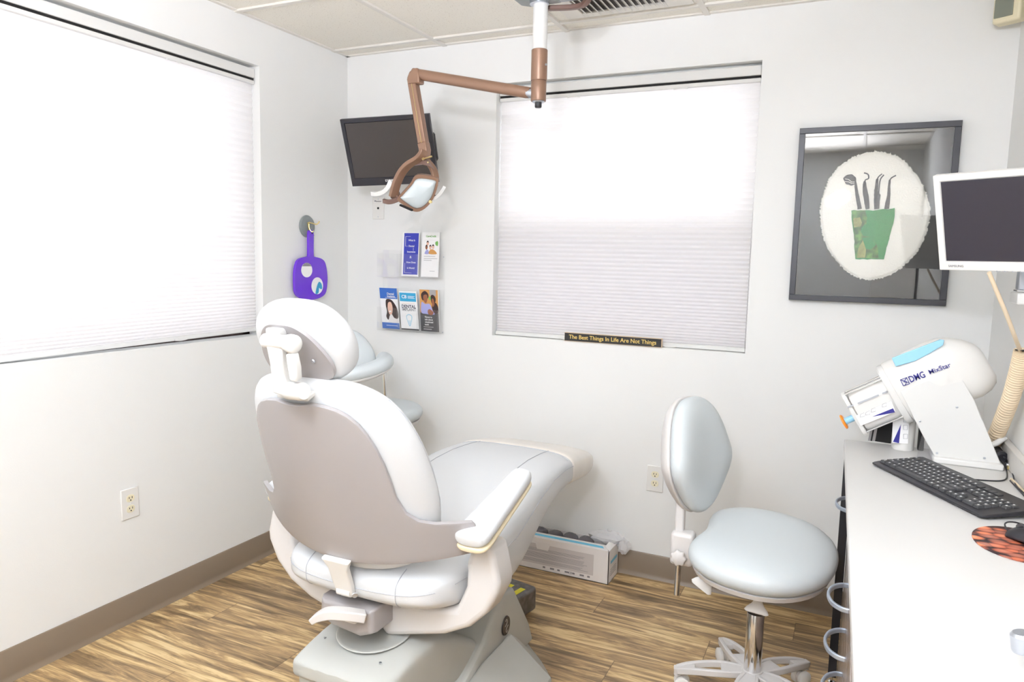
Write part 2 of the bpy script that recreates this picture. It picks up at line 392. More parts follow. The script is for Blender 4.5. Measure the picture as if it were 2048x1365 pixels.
def shade(name, label, plane, a0, a1, z0, z1, off, zr0, zr1, clips, tilt=0):
    c = ((a0+a1)/2)
    loc = (-off, c, z1) if plane == 'x' else (c, off, z1)
    t = thing(name, loc, label, 'window shade', 'cellular window shades')
    def P(a, d, z): return (-d, a, z) if plane == 'x' else (a, d, z)
    def bxx(g, p, q, r, s, d0, d1): g.box2(P(p, d0, r), P(q, d1, s)); return g
    build('headrail', bxx(G(), a0, a1, z1-.052, z1-.012, off-.022, off+.022), M['white2'], t, smooth=0, bevel=.004)
    build('headrail_groove', bxx(G(), a0+.002, a1-.002, z1-.062, z1-.05, off-.016, off+.016), M['dark'], t, smooth=0)
    build('top_rail', bxx(G(), a0, a1, z1-.078, z1-.062, off-.02, off+.02), M['white2'], t, smooth=0, bevel=.003)
    # honeycomb pleats tightening toward the bottom
    zt = z1-.078; zb = z0+.018; hs = []
    z = zt
    while z > zb+.002:
        f = (z-zb)/(zt-zb); h = .0125+.0165*min(1, max(0, (f-.02)/.75))**.9
        hs.append(h); z -= h
    k = (zt-zb)/sum(hs); rings = []; z = zt
    def edge(a): return a
    rows = []
    for h in hs:
        h *= k; rows.append((z, 0)); rows.append((z-h/2, 1)); z -= h
    rows.append((zb, 0))
    g = G(); V = []; F = []
    na = 2
    for side in (-1, 1):
        b = len(V)
        for z, s in rows:
            d = off+side*(.0045+.0055*s)
            for q in range(na):
                a = a0+.004+(a1-a0-.008)*q/(na-1)
                zz = z+tilt*(a-c)*(1-(z-zb)/(zt-zb))
                V.append(P(a, d, zz))
        for i in range(len(rows)-1):
            for q in range(na-1):
                F.append((b+i*na+q, b+i*na+q+1, b+(i+1)*na+q+1, b+(i+1)*na+q))
    g.add(V, F)
    me_o = build('pleated_fabric', g, M['shade'], t, smooth=0)
    rot = None
    g = G()
    if tilt:
        g.loft([[P(a, off+dd, zr0+zz+tilt*(a-c)) for dd, zz in ((-.016,0),(-.018,.004),(-.016,.018),(.016,.018),(.018,.004),(.016,0))] for a in (a0, a1)])
    else: bxx(g, a0, a1, zr0, zr0+.018, off-.017, off+.017)
    build('bottom_rail', g, M['white2'], t, smooth=0, bevel=.003)
    for a in clips:
        g = G(); zc = z1-.08
        g.tube([P(a+q*.03, off-.024, zc+.004*math.cos(q*PI/2)-.002) for q in (-1,-.6,-.2,.2,.6,1)], .0035, 8)
        build('clip', g, M['white2'], t)
        g = G(); zc = zr0+.004+tilt*(a-c)
        g.tube([P(a+q*.03, off-.022, zc-.003*math.cos(q*PI/2)) for q in (-1,-.6,-.2,.2,.6,1)], .003, 8)
        build('clip', g, M['white2'], t)
    return t
shade('cellular_shade', 'wide white cellular shade in the left wall window, lower edge slightly lifted', 'x', LW[0]+.004, LW[1]-.004, LW[2], LW[3], .045, LW[2]+.010, 0, (-1.05, -1.85), tilt=.012)
shade('cellular_shade', 'square white cellular shade in the back wall window behind the worded sign', 'y', BW[0]+.004, BW[1]-.004, BW[2], BW[3], .045, BW[2]+.002, 0, (1.24, 1.72))

# ------------------------------------------------------------------ ceiling vent, added fill lights, sensor
t = thing('ceiling_vent', (1.53, -.4, H), 'cream louvred air vent in the ceiling near the back window', 'vent')
g = G(); a, b, c, d = 1.28, 1.80, -.70, -.165
g.box2((a, c, H-.014), (a+.075, d, H-.006)); g.box2((b-.10, c, H-.014), (b, d, H-.006)); g.box2((a+.0752, d-.05, H-.014), (b-.1002, d, H-.006)); g.box2((a+.0752, c, H-.014), (b-.1002, c+.04, H-.006))
build('frame', g, M['tbar'], t, smooth=0, bevel=.002)
build('backing', G().box2((a+.07, c+.03, H-.0075), (b-.09, d-.04, H-.006)), M['pedal'], t, smooth=0)
Rv = np.array(Matrix.Rotation(math.radians(38), 3, 'Y'))
for i in range(13):
    x = a+.092+i*.026
    build('louvre', G().box((x, (c+d)/2, H-.016), (.031, d-c-.09, .002), Rv), M['tbar'], t, smooth=0)
def ceil_fill(x, y, label, power):  # unseen glowing panels, added to light the room
    t = thing('ceiling_fill', (x, y, H), label, 'added fill light', 'added fill light panels')
    g = G()
    for (p, q, r, s) in ((-.6,-.58,-.3,.3),(.58,.6,-.3,.3),(-.6,.6,-.3,-.28),(-.6,.6,.28,.3)): g.box2((x+r, y+p, H-.02), (x+s, y+q, H-.006))
    build('frame', g, M['tbar'], t, smooth=0)
    m = mat('fill_emitter', (230,245,255), .5, emit=power)
    build('glow_panel', G().box2((x-.28, y-.58, H-.016), (x+.28, y+.58, H-.009)), m, t, smooth=0)
ceil_fill(1.0, -1.95, 'added fill light panel on the ceiling over the dental chair back', .8)
ceil_fill(1.5, -3.45, 'added fill light panel on the ceiling behind the photographer', 4)
# sensor in the corner
t = thing('motion_sensor', (2.86, -.06, 2.3), 'cream corner motion sensor high on the right wall', 'sensor')
c0 = np.array([2.852, -.085, 2.325]); Rz = np.array(Matrix.Rotation(math.radians(-32), 3, 'Z'))
build('housing', G().box(c0, (.086, .05, .13), Rz), M['pir'], t, smooth=40, bevel=.008, seg=3)
build('lens', G().box(c0+Rz@np.array([-.008,-.026,-.016]), (.058, .006, .062), Rz), M['pirlens'], t, smooth=40, bevel=.002)
build('bracket', G().box2((2.845,-.08,2.30),(2.8995,-.0005,2.35)), M['pir'], t, smooth=0)

# ------------------------------------------------------------------ outlets and plates
def outlet(P, ax, n, label):
    ax = np.array(ax, float); n = np.array(n, float); up = np.array([0,0,1.]); P = np.array(P, float)
    R = np.column_stack([ax, n, up])
    t = thing('wall_outlet', P, label, 'outlet', 'duplex wall outlets')
    build('cover_plate', G().box(P+n*.003, (.074, .006, .118), R), M['white'], t, smooth=40, bevel=.0025, seg=2)
    for s in (1, -1):
        c = P+n*.0065+up*.0205*s
        g = G(); g.loft([sring(c, ax, up, .017, .0145, 20, 2.6), sring(c+n*.0015, ax, up, .0165, .014, 20, 2.6)])
        r = build('receptacle', g, M['ivory'], t)
        g = G(); g.box(c+n*.0018-ax*.006+up*.003, (.0022,.001,.008), R); g.box(c+n*.0018+ax*.006+up*.003, (.0022,.001,.0065), R); g.lathe([(0,0),(.0026,0),(.0026,.0012),(0,.0012)], c+n*.001-up*.007, n, 10)
        build('slot', g, M['dark'], r, smooth=0)
    build('screw', G().lathe([(0,0),(.003,0),(.0025,.0012),(0,.0014)], P+n*.006, n, 12), M['white'], t)
outlet((0, -1.325, .467), (0,-1,0), (1,0,0), 'white duplex outlet with ivory sockets low on the left wall')
outlet((1.693, 0, .463), (1,0,0), (0,-1,0), 'white duplex outlet on the back wall beside the near stool')
# jack plate under the wall monitor
t = thing('wall_plate', (.197, 0, 1.668), 'white wall jack plate marked Monitor below the dark wall screen', 'wall plate')
build('cover_plate', G().box((.197, -.003, 1.668), (.072, .006, .115)), M['white'], t, smooth=40, bevel=.0025)
build('jack', G().lathe([(0,0),(.006,0),(.0055,.002),(0,.002)], (.197,-.0055,1.667), (0,-1,0), 16), M['dark'], t)
for z in (1.713, 1.623): build('screw', G().lathe([(0,0),(.003,0),(.0025,.001),(0,.001)], (.197,-.006,z), (0,-1,0), 12), M['satin'], t)
build('label_strip', G().box((.197, -.0065, 1.702), (.052, .001, .014)), M['paper'], t, smooth=0)
text('lettering', 'Monitor', .0135, (.197,-.0074,1.702), (1,0,0), (0,0,1), M['inkdark'], t)

# ------------------------------------------------------------------ dental chair
CX = 1.248
chair = thing('dental_chair', (CX, -1.3, 0), 'large pale grey dental chair with white vinyl upholstery in the middle of the room', 'dental chair')
ST = [(-1.605,.12,.55,.52),(-1.595,.20,.567,.498),(-1.56,.25,.585,.478),(-1.50,.275,.600,.460),(-1.40,.286,.614,.428),(-1.28,.288,.632,.375),(-1.12,.284,.66,.352),(-1.0,.275,.682,.39),(-.88,.268,.696,.455),(-.76,.262,.70,.515),(-.62,.256,.692,.54),(-.48,.251,.674,.53),(-.36,.247,.652,.515),(-.27,.24,.63,.515),(-.225,.225,.612,.53),(-.205,.19,.595,.55)]
def seat_rings(st, grow=0, e=3.6):
    R = []
    for y, w, zt, zb in st:
        R.append(sring((CX, y, (zt+zb)/2), (1,0,0), (0,0,1), w+grow, (zt-zb)/2+grow, 40, e))
    return R
seat = build('seat', G().loft(seat_rings(ST)), M['vinyl'], chair, smooth=60, sub=2)
toe = build('toe_cover', G().loft(seat_rings([(-.57,.2545,.686,.538),(-.53,.2535,.682,.536)]+ST[11:], .004), True, True), M['toe'], chair, smooth=60, sub=2, label='beige clear plastic cover over the foot end')
# seams on the seat
def seam(path, r=.0011, par=seat): build('seam', G().tube(path, r, 6), M['seam'], par)
def side_pt(y, fz, sgn):
    for a, b in zip(ST, ST[1:]):
        if a[0] <= y <= b[0]:
            t_ = (y-a[0])/(b[0]-a[0]); w = a[1]+(b[1]-a[1])*t_; zt = a[2]+(b[2]-a[2])*t_; zb = a[3]+(b[3]-a[3])*t_
            zc = (zt+zb)/2; rb = (zt-zb)/2; st_ = fz; ct = max(0, 1-abs(st_)**3.6)**(1/3.6)
            return (CX+sgn*(w*ct+.0006), y, zc+rb*st_*.998)
for sgn in (1, -1):
    seam([side_pt(y, .955, sgn) for y in np.linspace(-1.5, -.3, 40)])
    seam([side_pt(y, .30, sgn) for y in np.linspace(-1.5, -.3, 40)])
def cast(obj, pairs, off=.0008):
    dg = bpy.context.evaluated_depsgraph_get(); ev = obj.evaluated_get(dg); mw = obj.matrix_world; out = []
    for o_, d_ in pairs:
        lo = Vector(tuple(np.array(o_, float)-WL[obj])); hit_, p, n, _ = ev.ray_cast(lo, Vector(tuple(d_)))
        if hit_: out.append(np.array(tuple(p+n*off))+WL[obj])
    return out
bpy.context.view_layer.update()
def rseam(pts):
    if len(pts) > 3: build('seam', G().tube(pts, .0011, 6), M['seam'], seat)
rseam(cast(seat, [((CX+x, -2.2, .528+.015*(x/.25)**2), (0,1,0)) for x in np.linspace(-.245, .245, 30)]))
for sx_ in (-.15, .15): rseam(cast(seat, [((CX+sx_, -2.2, z), (0,1,0)) for z in np.linspace(.49, .585, 14)]))
rseam(cast(seat, [((CX+x, -.57, 1.2), (0,0,-1)) for x in np.linspace(-.24, .24, 24)]))
# backrest
P0 = np.array([CX, -1.62, .58]); AX = np.array([1.,0,0]); UP = np.array([0,-.359,.933]); NN = np.array([0,.933,.359])
SH = [(.042,.335),(.06,.350),(.09,.356),(.118,.356),(.138,.348),(.147,.315),(.156,.272),(.172,.238),(.20,.214),(.25,.200),(.30,.197),(.35,.192),(.40,.182),(.44,.170),(.47,.156),(.495,.137),(.512,.115),(.523,.088),(.529,.05)]
rows = []; nc = 25
for v, w in SH:
    rows.append([P0+AX*(w*t_)+UP*(v-(.006 if v > .52 else 0)*math.cos(t_*PI/2)-.004*0)+NN*(1.08*(w*t_)**2) for t_ in np.linspace(-1, 1, nc)])
g = G(); g.add([p for r in rows for p in r], [(i*nc+k, i*nc+k+1, (i+1)*nc+k+1, (i+1)*nc+k) for i in range(len(rows)-1) for k in range(nc-1)])
shell = build('back_shell', g, M['shell'], chair, smooth=60, solid=.012, bevel=.0035, seg=3)
BH = [(0,.572),(.08,.57),(.145,.552),(.198,.512),(.234,.45),(.256,.37),(.267,.28),(.269,.19),(.256,.10),(.224,.035),(.145,-.01),(0,-.025)]
cush = build('backrest', pillow(G(), P0, AX, UP, NN, BH, [(.009,.55),(.010,.74),(.013,.86),(.024,.955),(.045,1.0),(.07,.975),(.095,.90),(.112,.75),(.12,.5),(.122,.2)], curve=1.0), M['vinyl'], chair, smooth=60, sub=1)
for sgn in (1, -1):
    pth = []
    for v in np.linspace(.06, .50, 24):
        hw = np.interp(v, [.035,.10,.19,.28,.37,.45,.512], [.224,.256,.269,.267,.256,.234,.198])*.987
        pth.append(P0+AX*sgn*hw+UP*v+NN*(.058+hw*hw))
    seam(pth, par=cush)
# piping seam across the back cushion shoulder
# hinge tab
g = G(); tab = []
for u, v in ((-.046,.050),(-.031,.02),(-.030,-.03),(-.028,-.066),(-.014,-.078),(.014,-.078),(.028,-.066),(.030,-.03),(.031,.02),(.046,.050)):
    tab.append(P0+AX*(u-.004)+UP*v-NN*.004)
g.prism(tab, NN*-.018)
ht = build('hinge_tab', g, M['white'], chair, smooth=40, bevel=.004, seg=3)
c = P0+UP*-.062-NN*.016
build('pin', G().tube([c-AX*.026, c+AX*.018], .012, 16), M['white'], ht); build('bolt', G().lathe([(0,0),(.0085,0),(.0075,.003),(0,.004)], c+AX*.031-NN*.004, AX*.6-NN*.6, 14), M['satin'], ht)
build('connector_strip', G().tube([P0+AX*.03-UP*.055+NN*.02, P0+AX*.085-UP*.075+NN*.04], .007, 8), M['shell2'], chair)
# headrest
H0 = np.array([CX, -1.812, 1.206]); HU = np.array([0,-.527,.85]); HN = np.array([0,.85,.527])
HH = [(0,.097),(.05,.092),(.090,.074),(.118,.040),(.133,0),(.133,-.05),(.113,-.096),(.065,-.122),(0,-.128)]
head = build('headrest', pillow(G(), H0-AX*.004, AX, HU, HN, HH, [(-.002,.55),(-.001,.74),(.006,.87),(.022,.965),(.045,1.0),(.066,.975),(.086,.88),(.098,.7),(.103,.45),(.105,.15)], curve=.6), M['vinyl'], chair, smooth=60, sub=1)
HPn = [(0,.072),(.038,.067),(.068,.042),(.088,.006),(.100,-.03),(.100,-.06),(.086,-.082),(.045,-.089),(0,-.089)]
hp = build('headrest_panel', pillow(G(), H0-HN*.010, AX, HU, HN, HPn, [(0,.97),(.0,1.0),(.009,1.0),(.009,.9)], curve=.6), M['shell'], head, smooth=40)
for u, v in ((-.012,.052),(.058,-.028)):
    build('screw', G().lathe([(0,0),(.0055,0),(.0045,.0025),(0,.002)], H0+AX*u+HU*v-HN*.0105, -HN, 12), M['satin'], hp)
mnt = build('headrest_mount', G().tube([Y(529,681,-1.885), Y(583,687,-1.885)], .0165, 20), M['white2'], chair, smooth=40, bevel=.002)
pc = Y(583,688,-1.885)
build('pivot_cap', G().lathe([(0,-.012),(.020,-.012),(.0215,-.004),(.0215,.010),(.018,.014),(0,.015)], pc, (.93,-.3,-.05), 24), M['white2'], mnt, smooth=50)
build('mount_block', G().box(Y(545,672,-1.87)+np.array([0,.012,0]), (.04,.03,.036)), M['white2'], mnt, smooth=40, bevel=.005)
a = Y(553,695,-1.885); b = Y(566,788,-1.845)
build('link_arm', G().bar([a+(a-b)*.05, a, (a*2+b)/3, b], [.046,.044,.038,.046], .022, up=(0,1,.2)), M['white2'], mnt, smooth=40, bevel=.006, seg=3)
a = Y(584,706,-1.885); b = Y(592,760,-1.868)
build('lever', G().bar([a, (a+b)/2-np.array([-.004,.003,0]), b], [.022,.026,.022], .022, up=(0,1,.2)), M['white2'], mnt, smooth=40, bevel=.005, seg=3)
a = Y(575,781,-1.85); b = Y(608,784,-1.86)
build('pivot_cap', G().lathe([(0,0),(.019,0),(.021,.004),(.021,.055),(.018,.060),(0,.061)], a, b-a, 24), M['white2'], mnt, smooth=50)
Rb = np.column_stack([AX, NN, UP])
build('mount_plate', G().box(P0+UP*.545+NN*.02+AX*.005, (.095,.05,.012), Rb), M['white2'], mnt, smooth=40, bevel=.003)
# yoke with the two arm brackets
YK = [(.02,.446),(.02,.360),(.045,.338),(.235,.390),(.312,.43),(.365,.482),(.396,.545),(.399,.575),(.385,.634),(.374,.668),(.316,.668),(.303,.61),(.300,.544),(.270,.474),(.185,.456)]
for sgn in (1, -1):
    pts = [(CX+sgn*x, -1.5, z) for x, z in catmull([(a_, b_, 0) for a_, b_ in YK], 1, True) for x, z in [(x, z)]] if False else [(CX+sgn*x, -1.505, z) for x, z in YK]
    pts = [(a_, b_+.015, c_) for a_, b_, c_ in pts]
    br = build('arm_bracket', G().prism(pts, (0,.10,0)), M['shell2'], chair, smooth=50, bevel=.016, seg=4)
    # wing pivot joining back shell and bracket
    build('pivot', G().lathe([(0,0),(.026,0),(.030,.006),(.030,.03),(0,.03)], (CX+sgn*.302, -1.455, .60), (sgn,0,0), 24), M['shell2'], br, smooth=50)
    # arm pad
    ox = .352 if sgn > 0 else .328
    A = np.array([CX+sgn*ox, -1.575 if sgn > 0 else -1.53, .700]); B = np.array([CX+sgn*ox, -1.235, .790]); d_ = (B-A)/np.linalg.norm(B-A); n_ = np.cross(AX, d_); n_ = n_ if n_[2] > 0 else -n_
    def pad_rings(wt, h, off, st_):
        R = []
        for f, s in st_:
            w = (wt*(1-f)+wt*.62*f)*s; R.append(sring(A+(B-A)*f+n_*off, AX, n_, w, h*(.4+.6*s), 24, 3))
        return R
    S_ = [(0,.45),(.012,.72),(.05,.95),(.12,1.0),(.3,1.0),(.6,1.0),(.85,1.0),(.95,.97),(.985,.85),(1,.6)]
    build('arm_pad', G().loft(pad_rings(.052,.021,.012,S_)), M['vinyl'], chair, smooth=60, sub=1)
    build('arm_pad_base', G().loft(pad_rings(.050,.010,-.014,S_)), M['cream'], chair, smooth=60, sub=1, label='cream base under arm pad')
# nose box + lever under the seat
NB = [(1.125,.462),(1.122,.405),(1.165,.385),(1.27,.374),(1.315,.392),(1.315,.462)]
g = G(); rg = []
for y, s in ((-1.585,.80),(-1.578,.93),(-1.56,1.0),(-1.36,1.0)):
    rg.append([((x-1.245)*s+1.245, y, (z-.42)*s+.42) for x, z in NB])
build('control_housing', g.loft(rg), M['shell'], chair, smooth=30, bevel=.006, seg=3)
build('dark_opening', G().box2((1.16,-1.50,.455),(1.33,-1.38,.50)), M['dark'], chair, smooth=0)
lv = catmull([Y(623,1244,-1.66),Y(637,1234,-1.655),Y(660,1227,-1.645),Y(695,1229,-1.63),Y(730,1234,-1.60)], 5)
build('recline_lever', G().bar(lv, [.020+.014*min(1,i/8) for i in range(len(lv))], [.016+.010*min(1,i/8) for i in range(len(lv))]), M['shell2'], chair, smooth=50, bevel=.005, seg=3)
build('lever_boss', G().box2((1.235,-1.61,.425),(1.275,-1.575,.452)), M['shell2'], chair, smooth=40, bevel=.005)
# lift arm cover
def arm_cover():
    g = G(); R = []
    for y, zt, zb, w in ((-1.655,.292,.255,.155),(-1.645,.300,.245,.163),(-1.60,.315,.22,.166),(-1.52,.333,.19,.168),(-1.42,.345,.16,.172),(-1.30,.285,.11,.176),(-1.15,.195,.06,.178),(-1.06,.15,.04,.178)):
        cz = (zt+zb)/2; R.append(sring((CX-.004, y, cz), (1,0,0), (0,0,1), w, (zt-zb)/2, 32, 6))
    return g.loft(R)
ac = build('lift_arm_cover', arm_cover(), M['base2'], chair, smooth=45, sub=1)
build('turntable_ring', G().lathe([(0,0),(.112,0),(.110,.003),(.103,.003),(.101,.0015),(0,.0015)], (CX-.004,-1.475,.3425), (0,-.12,1), 40), M['base2'], ac, smooth=50)
for x, y in ((1.13,-1.56),(1.34,-1.585)): build('screw', G().lathe([(0,0),(.004,0),(.0035,.002),(0,.002)], (x,y,.328 if y>-1.57 else .321), (0,-.2,1), 12), M['satin'], ac)
build('rear_bumper', G().box2((1.10,-1.64,.20),(1.40,-1.60,.262)), M['base2'], chair, smooth=40, bevel=.008)
build('lift_column', G().box2((1.14,-1.50,.0),(1.36,-1.35,.20)), M['dark'], chair, smooth=0)
# pedestal cover with emblem
PC = [(-1.34,.02),(-1.315,.12),(-1.16,.195),(-1.065,.30),(-1.03,.315),(-.94,.29),(-.80,.10),(-.76,.02)]
R = []
for x, s in ((CX-.20,.93),(CX-.19,1.0),(CX+.19,1.0),(CX+.20,.93)):
    R.append([(x, -1.05+(y+1.05)*s, .02+(z-.02)*s) for y, z in PC])
pcv = build('pedestal_cover', G().loft(R), M['base2'], chair, smooth=30, bevel=.008, seg=3)
ec = X(1011,1252,CX+.201)
eo = G(); eo.loft([sring(ec+AX*0, (0,1,0), (0,0,1), .030, .034, 32), sring(ec+AX*.004, (0,1,0), (0,0,1), .028, .032, 32)])
em = build('emblem', eo, M['emblem'], pcv, smooth=40)
for s1 in (1, -1):
    pth = [ec+AX*.0045+np.array([0, s1*(.006+.004*math.cos(t_*3)), s1*(.003+.02*t_)]) for t_ in np.linspace(0,1,9)]
    build('emblem_stroke', G().tube(catmull([ec+AX*.0045+np.array([0,s1*a_,s1*b_]) for a_, b_ in ((-.012,.002),(-.002,.006),(.004,.014),(.002,.022),(-.005,.024),(-.008,.018))], 4), .0011, 6), M['silver'], em)
g = G()
lo = [(CX-.36,-1.45,0),(CX+.33,-1.45,0),(CX+.365,-1.2,0),(CX+.354,-.965,0),(CX+.285,-.885,0),(CX+.18,-.785,0),(CX-.20,-.72,0),(CX-.36,-.95,0)]
hi = [(CX-.20,-1.36,.10),(CX+.20,-1.36,.10),(CX+.205,-1.2,.15),(CX+.205,-.99,.15),(CX+.195,-.92,.10),(CX+.12,-.82,.04),(CX-.12,-.77,.07),(CX-.20,-.95,.15)]
build('floor_skirt', G().loft([lo, [tuple(np.array(a_)+np.array([0,0,.012])) for a_ in lo], hi]), M['base2'], chair, smooth=25, bevel=.01, seg=3)

# foot control on the floor
fc = thing('foot_pedal', (1.31,-.62,0), 'grey metal foot pedal box with yellow tape on the floor beyond the chair base', 'foot pedal')
Rf = np.array(Matrix.Rotation(math.radians(-12), 3, 'Z')); fo = np.array([1.262,-.585,.05])
build('body', G().box(fo, (.15,.17,.10), Rf), M['pedal'], fc, smooth=40, bevel=.014, seg=3)
for dx in (-.012,.044): build('tape', G().box(fo+Rf@np.array([dx,-.02,.0502]), (.024,.10,.001), Rf), M['pcase'], fc, smooth=0)
build('marking', G().box(fo+Rf@np.array([-.012,-.005,.0510]), (.008,.02,.0006), Rf), M['dark'], fc, smooth=0)

# ------------------------------------------------------------------ stools
def star_base(t, C, a0, rl, mt, ph=0):
    g = G()
    g.lathe([(0,.070),(.034,.070),(.036,.085),(.033,.105),(0,.105)], C, (0,0,1), 24)
    build('hub', g, mt, t, smooth=40)
    for k in range(5):
        an = a0+k*2*PI/5; d = np.array([math.cos(an), math.sin(an), 0]); s = np.array([-d[1], d[0], 0]); C_ = np.array(C, float)
        L = G()
        # two ribs that splay from the hub and meet at the tip
        for q in (-1, 1):
            pth = [C_+d*.025+s*q*.018+np.array([0,0,.092]), C_+d*.10+s*q*.030+np.array([0,0,.092]), C_+d*.19+s*q*.020+np.array([0,0,.082]), C_+d*(rl-.01)+s*q*.008+np.array([0,0,.070])]
            L.bar(catmull(pth, 4), .014, .022)
        L.bar([C_+d*.02+np.array([0,0,.098]), C_+d*.10+np.array([0,0,.098])], [.05,.05], .008)
        L.bar([C_+d*(rl-.07)+np.array([0,0,.078]), C_+d*(rl)+np.array([0,0,.070])], [.034,.024], [.02,.018])
        L.tube([C_+d*(rl-.012)+np.array([0,0,.05]), C_+d*(rl-.012)+np.array([0,0,.078])], .012, 12)
        lg = build('leg', L, mt, t, smooth=40, bevel=.003)
        w = G(); cc = C_+d*(rl-.028)+np.array([0,0,.026])
        for q in (-1, 1): w.lathe([(0,0),(.022,0),(.026,.004),(.026,.014),(.022,.017),(0,.017)], cc+s*q*.006, s*q, 20)
        cs = build('caster', w, M['white'], lg, smooth=40)
        build('caster_hood', G().loft([sring(cc+s*q*.022, d, (0,0,1), .020*abs(1) , .020, 16) for q in (-1,1)]), mt, cs, smooth=50)
SC = np.array([2.222,-.752,0])
st = thing('dental_stool', SC, 'pale blue wheeled stool with shield back beside the counter, nearest the drawers', 'stool', None)
star_base(st, SC, math.radians(50), .25, M['shell2'])
build('gas_cylinder', G().lathe([(0,.10),(.027,.10),(.0275,.105),(.0275,.298),(.025,.303),(0,.303)], SC, (0,0,1), 32), M['chrome'], st)
build('cylinder_collar', G().lathe([(0,.300),(.0275,.300),(.0275,.310),(.022,.314),(0,.314)], SC, (0,0,1), 24), M['black'], st)
build('column', G().lathe([(0,.31),(.0145,.31),(.0145,.50),(0,.50)], SC, (0,0,1), 24), M['chrome'], st)
# seat: wide rear, saddle notch at rear edge, sits toward +x
def seat_outline(c, rx, ry, notch=.05, n=48, rot=0):
    out = []
    for k in range(n):
        t_ = 2*PI*k/n; e = 2.35; ct, s_ = math.cos(t_), math.sin(t_)
        x = rx*math.copysign(abs(ct)**(2/e), ct); y = ry*math.copysign(abs(s_)**(2/e), s_)
        if x < 0: y *= 1-.16*(x/rx)**2*0; x += notch*math.exp(-(y/(ry*.45))**2)*(-x/rx)
        if x > 0: y *= 1-.10*(x/rx)**2
        cr, sr = math.cos(rot), math.sin(rot)
        out.append((c[0]+x*cr-y*sr, c[1]+x*sr+y*cr))
    return out
def stool_seat(t, c, rx, ry, z0, th, rot, notch, bot=True, mt=None, tilt=0, ty=0):
    c = np.array(c, float); R = []
    for dz, s in ((0,.80),(.004,.90),(th*.25,.975),(th*.5,1.0),(th*.75,.975),(th*.93,.88),(th*1.05,.70),(th*1.08,.45),(th*1.06,.2)):
        o = seat_outline(c, rx*s, ry*s, notch*s, 48, rot)
        R.append([(x, y, z0+dz+tilt*((x-c[0])*math.cos(rot)+(y-c[1])*math.sin(rot))+ty*(y-c[1])) for x, y in o])
    s_ = build('seat', G().loft(R), mt or M['blue'], t, smooth=60, sub=1)
    R = []
    for dz, s in ((-.012,.86),(-.010,.90),(.006,.93)):
        o = seat_outline(c, rx*s, ry*s, notch*s, 48, rot); R.append([(x, y, z0+dz+tilt*((x-c[0])*math.cos(rot)+(y-c[1])*math.sin(rot))+ty*(y-c[1])) for x, y in o])
    build('seat_pan', G().loft(R), M['shell2'], t, smooth=50)
stool_seat(st, (2.228,-.805), .226, .250, .497, .083, math.radians(-6), .05, tilt=-.02, ty=.09)
build('mechanism', G().box2((2.14,-.83,.462),(2.30,-.69,.492)), M['shell2'], st, smooth=40, bevel=.008)
def paddle(pts, tip, name='lever'):
    p = catmull(pts, 6)
    build('lever', G().tube(p, [.007]*len(p), 10).add(*([[], []])), M['shell2'], st)
    a = np.array(pts[-1], float); g = G()
    rr = [(.0,.008,.007),(.2,.011,.007),(.45,.018,.007),(.7,.030,.007),(.9,.036,.006),(1,.030,.004)]
    d = np.array(tip, float)-a; ln = np.linalg.norm(d); d /= ln; s = np.cross(d, (0,1,0)); s /= np.linalg.norm(s); n = np.cross(s, d)
    g.loft([sring(a+d*ln*f, s, n, w, h, 20, 2.2) for f, w, h in rr])
    build('lever_paddle', g, M['white'], st, smooth=60)
e1 = Y(1425,1145,-.90); e2 = Y(1400,1178,-.92); paddle([e1+np.array([.05,.08,.03]), e1+np.array([.03,.03,.015]), e1], e2)
e1 = Y(1518,1195,-.90); e2 = Y(1512,1228,-.93); paddle([e1+np.array([.01,.10,.045]), e1+np.array([.012,.05,.03]), e1], e2)
# stool back support
build('back_rod', G().tube([Y(1353,1190,-.80), Y(1359,1090,-.80)], .0095, 16), M['chrome'], st)
bc = Y(1366,1095,-.80)
build('clamp', G().box(bc, (.075,.06,.11)), M['shell2'], st, smooth=40, bevel=.012, seg=3)
kn = Y(1358,1115,-.84); g = G(); rg = []
for h, r in ((0,.020),(.003,.024),(.014,.024),(.018,.020)):
    rg.append([kn+np.array([math.cos(a_)*r*(1+.10*math.cos(a_*7)), -h, math.sin(a_)*r*(1+.10*math.cos(a_*7))]) for a_ in np.linspace(0, 2*PI, 56, endpoint=False)])
build('knob', g.loft(rg), M['shell2'], st, smooth=50)
build('support_bar', G().bar([bc+np.array([.0,.02,0]), (2.05,-.77,.478), (2.15,-.76,.478)], .04, .018), M['shell2'], st, smooth=40, bevel=.004)
build('back_post', G().bar([Y(1359,1078,-.79), Y(1362,1000,-.775), Y(1362,940,-.76)], .030, .034, up=(0,1,0)), M['shell2'], st, smooth=40, bevel=.006)
BN = np.array([.93,-.33,.15]); BN /= np.linalg.norm(BN); BA = np.array([.30,.954,0]); BA -= BN*(BA@BN); BA /= np.linalg.norm(BA); BU = np.cross(BN, BA); BU = BU if BU[2] > 0 else -BU
BO = np.array([1.968,-.735,.795])
SHD = [(0,.188),(.05,.182),(.098,.152),(.135,.095),(.158,.03),(.170,-.02),(.158,-.065),(.115,-.125),(.06,-.178),(0,-.198)]
build('backrest', pillow(G(), BO, BA, BU, BN, SHD, [(.012,.80),(.012,.90),(.022,.975),(.035,1.0),(.05,.98),(.066,.9),(.078,.72),(.082,.45),(.083,.15)], curve=.9), M['blue'], st, smooth=60, sub=1)
build('back_shell', pillow(G(), BO, BA, BU, BN, SHD, [(-.045,.25),(-.042,.55),(-.030,.82),(-.010,.96),(.010,1.0),(.017,.995),(.017,.9)], curve=.9), M['shell2'], st, smooth=60, sub=1)

